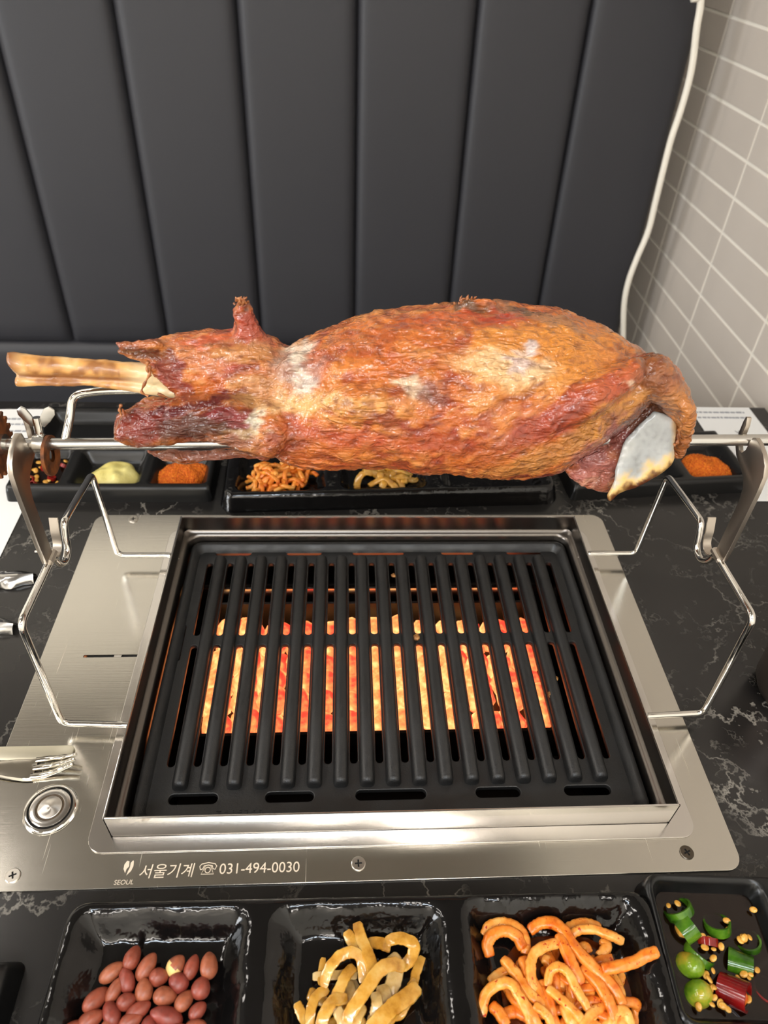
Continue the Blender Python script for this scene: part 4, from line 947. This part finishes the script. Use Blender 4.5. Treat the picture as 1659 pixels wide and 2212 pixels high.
# relief: broad swelling, muscle fibres and wrinkles
nv = len(mt.vertices); co = np.empty(nv * 3); mt.vertices.foreach_get('co', co); co = co.reshape(-1, 3)
no = np.empty(nv * 3); mt.vertices.foreach_get('normal', no); no = no.reshape(-1, 3)
O_ = at(830, 850, 1, YM); K_ = FPX / depth(O_)
rt, up, fw = np.array(RT), np.array(UP), np.array(FW); dd = co - np.array(O_)
S_, T_, D_ = dd @ rt, dd @ up, dd @ fw
dc = co - np.array(CAM); wz_ = dc @ fw
PX, PYY = IW / 2 + FPX * (dc @ rt) / wz_, IH / 2 - FPX * (dc @ up) / wz_   # where each point of the leg lies among the measured patches
disp = np.zeros(nv); fb_ = np.zeros(nv); nz = np.zeros((nv, 4))
for i in range(nv):
    s_, t_, d_ = S_[i], T_[i], D_[i]
    ang = 0.52 if (PX[i] > 930 and PYY[i] > 760 + (1330 - PX[i]) * 0.35) else (-0.12 if PX[i] > 560 else 0.12)
    ca, sa = math.cos(ang), math.sin(ang); a, b = s_ * ca + t_ * sa, -s_ * sa + t_ * ca
    v = Vector((s_, t_, d_))
    n1 = noise.noise(v * 38); n2 = noise.noise(Vector((a * 45, b * 190, d_ * 120)) + Vector((noise.noise(v * 60), noise.noise(v * 60 + Vector((5, 5, 5))), 0)) * 1.2)
    n3 = noise.noise(Vector((a * 150, b * 420, d_ * 260))); n4 = noise.noise(v * 110)
    nz[i] = (n1, n2, n3, n4)
    wr2 = abs(noise.noise(v * 150 + Vector((n1, n2, 0)) * 1.5))
    disp[i] = 0.0016 * n1 + 0.0013 * n2 + 0.0006 * n3 + 0.0006 * n4 - 0.0007 * (1 - wr2 * 3 if wr2 < 0.33 else 0)
co2 = co + no * disp[:, None]
mt.vertices.foreach_set('co', co2.ravel()); mt.update()
# colour of skin, fat, flesh and char
def lin(c): return np.array(srgb(*c)[:3])
n1, n2, n3, n4 = nz.T
def mixc(C, w_, c): return C * (1 - w_[:, None]) + lin(c)[None, :] * w_[:, None]
C = np.tile(lin((194, 102, 30)), (nv, 1))
C = mixc(C, np.clip(n1 * 1.5 + 0.25, 0, 1) * 0.7, (212, 138, 56))
C = mixc(C, np.clip(-n4 * 2.2 - 0.05, 0, 1) * 0.75, (158, 62, 30))
C = mixc(C, np.clip(n2 * 2.0 - 0.15, 0, 1) * 0.55, (222, 154, 80))
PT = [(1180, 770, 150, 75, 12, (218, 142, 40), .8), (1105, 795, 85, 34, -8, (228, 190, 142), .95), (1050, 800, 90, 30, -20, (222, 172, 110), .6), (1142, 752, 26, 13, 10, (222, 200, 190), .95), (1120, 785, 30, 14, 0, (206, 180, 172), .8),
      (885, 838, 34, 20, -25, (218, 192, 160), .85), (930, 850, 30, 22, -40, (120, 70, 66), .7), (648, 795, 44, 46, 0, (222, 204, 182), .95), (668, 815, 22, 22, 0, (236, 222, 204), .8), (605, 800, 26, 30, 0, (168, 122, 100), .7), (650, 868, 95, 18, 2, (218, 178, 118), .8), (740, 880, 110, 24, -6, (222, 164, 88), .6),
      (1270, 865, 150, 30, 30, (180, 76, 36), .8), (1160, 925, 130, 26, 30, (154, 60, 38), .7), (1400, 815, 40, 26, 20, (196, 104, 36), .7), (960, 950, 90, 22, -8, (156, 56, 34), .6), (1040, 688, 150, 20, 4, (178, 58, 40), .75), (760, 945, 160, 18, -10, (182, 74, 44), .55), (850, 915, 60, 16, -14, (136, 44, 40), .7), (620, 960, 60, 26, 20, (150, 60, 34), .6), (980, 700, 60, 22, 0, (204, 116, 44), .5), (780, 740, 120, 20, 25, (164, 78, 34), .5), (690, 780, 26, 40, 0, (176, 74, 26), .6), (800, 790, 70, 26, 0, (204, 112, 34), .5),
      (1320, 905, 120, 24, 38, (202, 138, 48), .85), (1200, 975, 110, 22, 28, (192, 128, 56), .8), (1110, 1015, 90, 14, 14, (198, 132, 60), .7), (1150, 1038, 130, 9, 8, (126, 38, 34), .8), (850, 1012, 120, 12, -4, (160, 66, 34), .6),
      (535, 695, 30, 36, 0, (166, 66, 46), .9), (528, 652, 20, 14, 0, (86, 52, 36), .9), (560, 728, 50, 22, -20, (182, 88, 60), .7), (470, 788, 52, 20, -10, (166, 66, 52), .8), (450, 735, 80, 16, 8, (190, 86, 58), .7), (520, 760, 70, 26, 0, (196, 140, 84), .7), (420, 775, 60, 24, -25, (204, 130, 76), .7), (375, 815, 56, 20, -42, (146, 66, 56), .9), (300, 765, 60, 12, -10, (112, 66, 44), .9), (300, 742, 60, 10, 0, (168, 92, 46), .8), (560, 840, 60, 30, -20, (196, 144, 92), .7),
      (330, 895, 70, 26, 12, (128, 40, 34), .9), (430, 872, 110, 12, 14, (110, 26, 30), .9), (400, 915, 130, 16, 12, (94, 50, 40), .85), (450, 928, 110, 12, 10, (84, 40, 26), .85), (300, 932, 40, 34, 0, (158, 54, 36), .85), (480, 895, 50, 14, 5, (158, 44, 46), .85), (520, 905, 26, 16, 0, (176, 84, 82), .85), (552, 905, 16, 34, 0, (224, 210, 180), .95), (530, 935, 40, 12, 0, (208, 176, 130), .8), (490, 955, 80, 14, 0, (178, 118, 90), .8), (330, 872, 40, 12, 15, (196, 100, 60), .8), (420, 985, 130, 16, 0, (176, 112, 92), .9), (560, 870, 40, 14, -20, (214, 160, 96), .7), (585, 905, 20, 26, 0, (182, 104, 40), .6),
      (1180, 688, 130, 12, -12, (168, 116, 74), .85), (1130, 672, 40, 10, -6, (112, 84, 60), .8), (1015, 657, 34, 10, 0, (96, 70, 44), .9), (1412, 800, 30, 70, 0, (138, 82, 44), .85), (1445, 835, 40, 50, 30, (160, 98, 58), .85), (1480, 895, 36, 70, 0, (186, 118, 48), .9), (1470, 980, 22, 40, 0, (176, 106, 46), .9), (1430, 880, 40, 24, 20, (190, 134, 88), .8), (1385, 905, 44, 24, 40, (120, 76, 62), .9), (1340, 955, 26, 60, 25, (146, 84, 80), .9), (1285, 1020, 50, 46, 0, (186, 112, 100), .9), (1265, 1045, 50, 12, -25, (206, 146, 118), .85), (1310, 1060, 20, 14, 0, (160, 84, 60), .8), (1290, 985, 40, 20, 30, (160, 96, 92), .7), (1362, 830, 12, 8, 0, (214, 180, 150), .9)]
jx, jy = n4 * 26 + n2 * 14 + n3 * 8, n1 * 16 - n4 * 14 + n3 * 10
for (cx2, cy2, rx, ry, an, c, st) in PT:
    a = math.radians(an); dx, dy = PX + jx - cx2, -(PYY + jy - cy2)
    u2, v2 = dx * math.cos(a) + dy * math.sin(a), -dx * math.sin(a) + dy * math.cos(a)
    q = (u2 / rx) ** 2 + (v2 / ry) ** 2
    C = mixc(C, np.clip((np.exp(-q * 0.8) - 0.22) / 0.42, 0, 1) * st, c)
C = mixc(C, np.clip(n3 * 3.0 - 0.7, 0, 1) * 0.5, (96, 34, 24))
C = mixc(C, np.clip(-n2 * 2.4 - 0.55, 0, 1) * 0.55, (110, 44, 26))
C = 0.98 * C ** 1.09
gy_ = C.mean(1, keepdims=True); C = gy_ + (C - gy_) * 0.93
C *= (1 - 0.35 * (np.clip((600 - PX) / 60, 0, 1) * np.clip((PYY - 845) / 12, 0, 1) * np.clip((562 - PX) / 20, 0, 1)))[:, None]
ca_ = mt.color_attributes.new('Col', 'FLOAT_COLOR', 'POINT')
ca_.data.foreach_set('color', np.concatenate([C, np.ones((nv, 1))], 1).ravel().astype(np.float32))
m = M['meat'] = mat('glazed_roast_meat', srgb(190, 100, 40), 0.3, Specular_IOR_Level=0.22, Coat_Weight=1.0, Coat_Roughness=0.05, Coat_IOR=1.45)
at_ = nd(m, 'ShaderNodeAttribute', attribute_name='Col'); c = coords(m)
fc = noi(m, c, 300, 5, 0.65, 0.4)
f1 = noi(m, c, 190, 1.0, 0.5, 1.2); f2 = noi(m, coords(m, (58, 180, 180), (0.0, 0.35, 0.2)), 1.0, 1.0, 0.5, 1.5)
f4 = noi(m, coords(m, (110, 420, 420), (0.0, -0.3, -0.35)), 1.0, 0.6, 0.5, 0.8)
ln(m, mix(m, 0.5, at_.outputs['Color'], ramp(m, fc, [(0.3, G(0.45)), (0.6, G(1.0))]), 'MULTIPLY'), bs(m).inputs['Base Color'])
ln(m, ramp(m, noi(m, c, 60, 4), [(0.35, G(0.25)), (0.65, G(0.48))]), bs(m).inputs['Roughness'])
b0 = bump(m, f4, 0.30, 0.0011); b1 = bump(m, f1, 0.55, 0.0020, b0); b2 = nd(m, 'ShaderNodeBump'); b2.inputs['Strength'].default_value = 0.9; b2.inputs['Distance'].default_value = 0.0032
ln(m, ramp(m, noi(m, coords(m), 28, 2), [(0.35, G(0.25)), (0.65, G(1.0))]), b2.inputs['Strength'])
ln(m, f2, b2.inputs['Height']); ln(m, b1, b2.inputs['Normal']); ln(m, b2.outputs[0], bs(m).inputs['Normal']); ln(m, b2.outputs[0], bs(m).inputs['Coat Normal'])
bs(m).inputs['Subsurface Weight'].default_value = 0.05; bs(m).inputs['Subsurface Radius'].default_value = (0.004, 0.0015, 0.0008); bs(m).inputs['Subsurface Scale'].default_value = 0.6
lamb = thing('roast_lamb_leg', (0, 0.03, 0.17), 'glazed orange-brown roast leg of lamb on the spit above the grill', 'roast meat')
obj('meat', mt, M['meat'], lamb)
# shank bone sticking out to the left
L_ = []
addl(lambda b: lumploft(b, [(16, 760, 786), (30, 760, 806), (60, 764, 812), (120, 769, 813), (200, 775, 816), (270, 780, 822), (330, 784, 830), (380, 800, 846)], 0.042, 0.85, 20, False))
addl(lambda b: lumploft(b, [(38, 812, 836), (80, 817, 836), (150, 820, 835), (220, 822, 838), (280, 826, 846), (330, 832, 856), (390, 842, 864)], 0.036, 0.8, 16, True))
bn = remesh(L_, 0.0013, 4, 'shank_bone')
bm = bmesh.new(); bm.from_mesh(bn)
for v in bm.verts:
    k = noise.noise(v.co * 90); v.co += v.normal * (0.0007 * k + 0.0003 * noise.noise(v.co * 300))
lay = bm.verts.layers.float_color.new('Col')
for v in bm.verts:
    d = v.co - CAM; x, y = IW / 2 + FPX * d.dot(RT) / d.dot(FW), IH / 2 - FPX * d.dot(UP) / d.dot(FW)
    q = noise.noise(v.co * 48) + 0.4 * noise.noise(v.co * 150); c_ = lin((212, 156, 88)) * (1 - max(0, q)) + lin((240, 218, 168)) * max(0, q)
    e = math.exp(-((y - 817 - (x - 200) * 0.035) / 6.0) ** 2) * (0.9 if 40 < x < 330 else 0); e = max(e, 0.8 * sstep(0.0, 0.45, -q + 0.2 * noise.noise(v.co * 260)) * (1 if x < 260 else 0.4))
    e = max(e, 0.85 * sstep(60, 15, x)) if x < 60 else e
    c_ = c_ * (1 - e * 0.9) + lin((112, 54, 26)) * e * 0.9
    h = sstep(250, 320, x); c_ = c_ * (1 - h * 0.7) + lin((244, 224, 176)) * h * 0.7
    v[lay] = (*c_, 1)
bm.to_mesh(bn); bm.free()
m = M['shank_bone'] = mat('shank_bone', srgb(226, 190, 130), 0.35, Coat_Weight=0.2)
a_ = nd(m, 'ShaderNodeAttribute', attribute_name='Col'); c = coords(m, (60, 260, 260)); ln(m, mix(m, 0.3, a_.outputs['Color'], ramp(m, noi(m, c, 1.2, 4), [(0.3, G(0.6)), (0.6, G(1))]), 'MULTIPLY'), bs(m).inputs['Base Color']); bump(m, noi(m, c, 1.5, 4), 0.2, 0.0008)
obj('shank_bone', bn, M['shank_bone'], lamb)
# shoulder-blade plate at the right
ol = [(1414, 889), (1440, 896), (1458, 908), (1461, 930), (1455, 960), (1457, 983), (1450, 1004), (1423, 1027), (1382, 1048), (1355, 1059), (1332, 1070), (1318, 1083), (1312, 1070), (1322, 1050), (1329, 1030), (1331, 1010), (1347, 960), (1372, 927), (1400, 900)]
OL2 = []
for i in range(len(ol)):
    q4 = [Vector((*ol[(i + k) % len(ol)], 0)) for k in (-1, 0, 1, 2)]
    for k in range(3):
        t = k / 3; a, b, c, d = q4; v = 0.5 * ((2 * b) + (c - a) * t + (2 * a - 5 * b + 4 * c - d) * t * t + (3 * b - a - 3 * c + d) * t ** 3); OL2.append((v.x, v.y))
from mathutils.geometry import delaunay_2d_cdt
def inside(x, y):
    r = False; n = len(OL2)
    for i in range(n):
        (xa, ya), (xb, yb_) = OL2[i], OL2[i - 1]
        if (ya > y) != (yb_ > y) and x < (xb - xa) * (y - ya) / (yb_ - ya) + xa: r = not r
    return r
def edist(x, y): return min(math.hypot(x - p[0], y - p[1]) for p in OL2)
pts2 = [Vector(p) for p in OL2]; nb = len(pts2)
for gx in range(1305, 1466, 4):
    for gy in range(885, 1086, 4):
        if inside(gx, gy) and edist(gx, gy) > 4: pts2.append(Vector((gx + 2 * noise.noise(Vector((gx, gy, 0)) * .3), gy)))
vv, _, tri, *_r = delaunay_2d_cdt(pts2, [(i, (i + 1) % nb) for i in range(nb)], [], 1, 1e-6)
def plp(p, back):
    e = min(edist(p.x, p.y), 14) / 14; y0_ = 0.006 + 0.012 * (p.y - 985) / -90
    return at(p.x, p.y, 1, y0_ + (0.0050 - 0.001 * e if back else 0.0022 * (1 - e) ** 2))
mb = MB(); nv_ = len(vv)
mb.add([plp(p, False) for p in vv] + [plp(p, True) for p in vv], [tuple(t) for t in tri] + [tuple(i + nv_ for i in reversed(t)) for t in tri] + [(i, (i + 1) % nb, (i + 1) % nb + nv_, i + nv_) for i in range(nb)])
sb = mb.mesh('scapula_bone', 70)
bm = bmesh.new(); bm.from_mesh(sb); lay = bm.verts.layers.float_color.new('Col')
for v in bm.verts:
    d = v.co - CAM; x, y = IW / 2 + FPX * d.dot(RT) / d.dot(FW), IH / 2 - FPX * d.dot(UP) / d.dot(FW)
    q = noise.noise(v.co * 110); q2 = noise.noise(v.co * 300)
    c_ = lin((150, 157, 163)) * 0.6 + lin((188, 183, 170)) * 0.4
    q3 = noise.noise(v.co * 55 + Vector((3, 1, 7))); c_ = c_ * (1 - 0.3 * max(0, q2) - 0.35 * max(0, q3)) + lin((206, 196, 176)) * 0.4 * max(0, -q3)
    # browning grows towards the free lower edge
    dist = ((x - 1325) * 0.42 + (y - 1083) * 0.9 + 0.0) ; edge_ = dist / 1.0 + 18 * q + 10 * q2
    b1_ = sstep(-46, -20, edge_); b2_ = sstep(-26, -10, edge_)
    c_ = c_ * (1 - b1_) + lin((226, 186, 110)) * b1_; c_ = c_ * (1 - b2_) + lin((92, 46, 20)) * b2_
    e2 = sstep(1448, 1460, x + 8 * q); c_ = c_ * (1 - e2 * .7) + lin((214, 170, 100)) * e2 * .7
    v.co += v.normal * (0.0009 * q + 0.00035 * q2); v[lay] = (*c_, 1)
bm.to_mesh(sb); bm.free(); sb.materials.clear()
m = M['blade'] = mat('scapula_bone', srgb(220, 220, 214), 0.3, Coat_Weight=0.3); a_ = nd(m, 'ShaderNodeAttribute', attribute_name='Col'); ln(m, a_.outputs['Color'], bs(m).inputs['Base Color'])
c = coords(m); bump(m, noi(m, c, 420, 4), 0.2, 0.0006)
for p in sb.polygons: p.use_smooth = True
o = obj('scapula_bone', sb, M['blade'], lamb); o['label'] = 'white shoulder-blade bone with browned edge'
# loose sinews
M['sinew'] = food('roasted_sinew', srgb(96, 52, 28), srgb(150, 90, 50), srgb(190, 130, 80), 200, 0.3)
for pts, r0, y in (([(322, 790), (324, 806), (314, 826), (306, 846), (320, 856)], 4, .022), ([(1455, 962), (1462, 958), (1466, 945), (1467, 928)], 4.5, .004), ([(262, 874), (258, 884), (262, 896)], 4, .006), ([(340, 850), (370, 862), (400, 868)], 4, .026), ([(320, 780), (318, 795), (324, 812)], 5, .03)):
    P_ = smooth_path([at(x, yy, 1, y) for x, yy in pts], 5); n = len(P_)
    MB().tube(P_, [r0 * (0.7 + 0.3 * math.sin(i * 1.3)) * depth(P_[0]) / FPX for i in range(n)], 8).build('sinew', M['sinew'], lamb, sharp=80)
# crisp burnt tufts on the back and the shank end
tuf = MB()
for (cx2, cy2, sx, sy, n, y) in ((1012, 655, 26, 9, 40, .055), (524, 655, 14, 10, 26, .045)):
    for k in range(n):
        x, yy = cx2 + R.gauss(0, .5) * sx, cy2 + R.gauss(0, .5) * sy
        a = at(x, yy, 1, y); d = Vector((R.uniform(-.5, .5), R.uniform(-.6, .2), R.uniform(.2, 1))).normalized() * R.uniform(.0015, .0042)
        tuf.tube([a, a + d * .6 + Vector((R.uniform(-1, 1), 0, 0)) * .0006, a + d], [.0010, .0008, .0003], 5)
t_ = tuf.build('crisp_tuft', M['sinew'], lamb, sharp=80)

for o in list(bpy.data.objects):
    if '_org' in o: del o['_org']
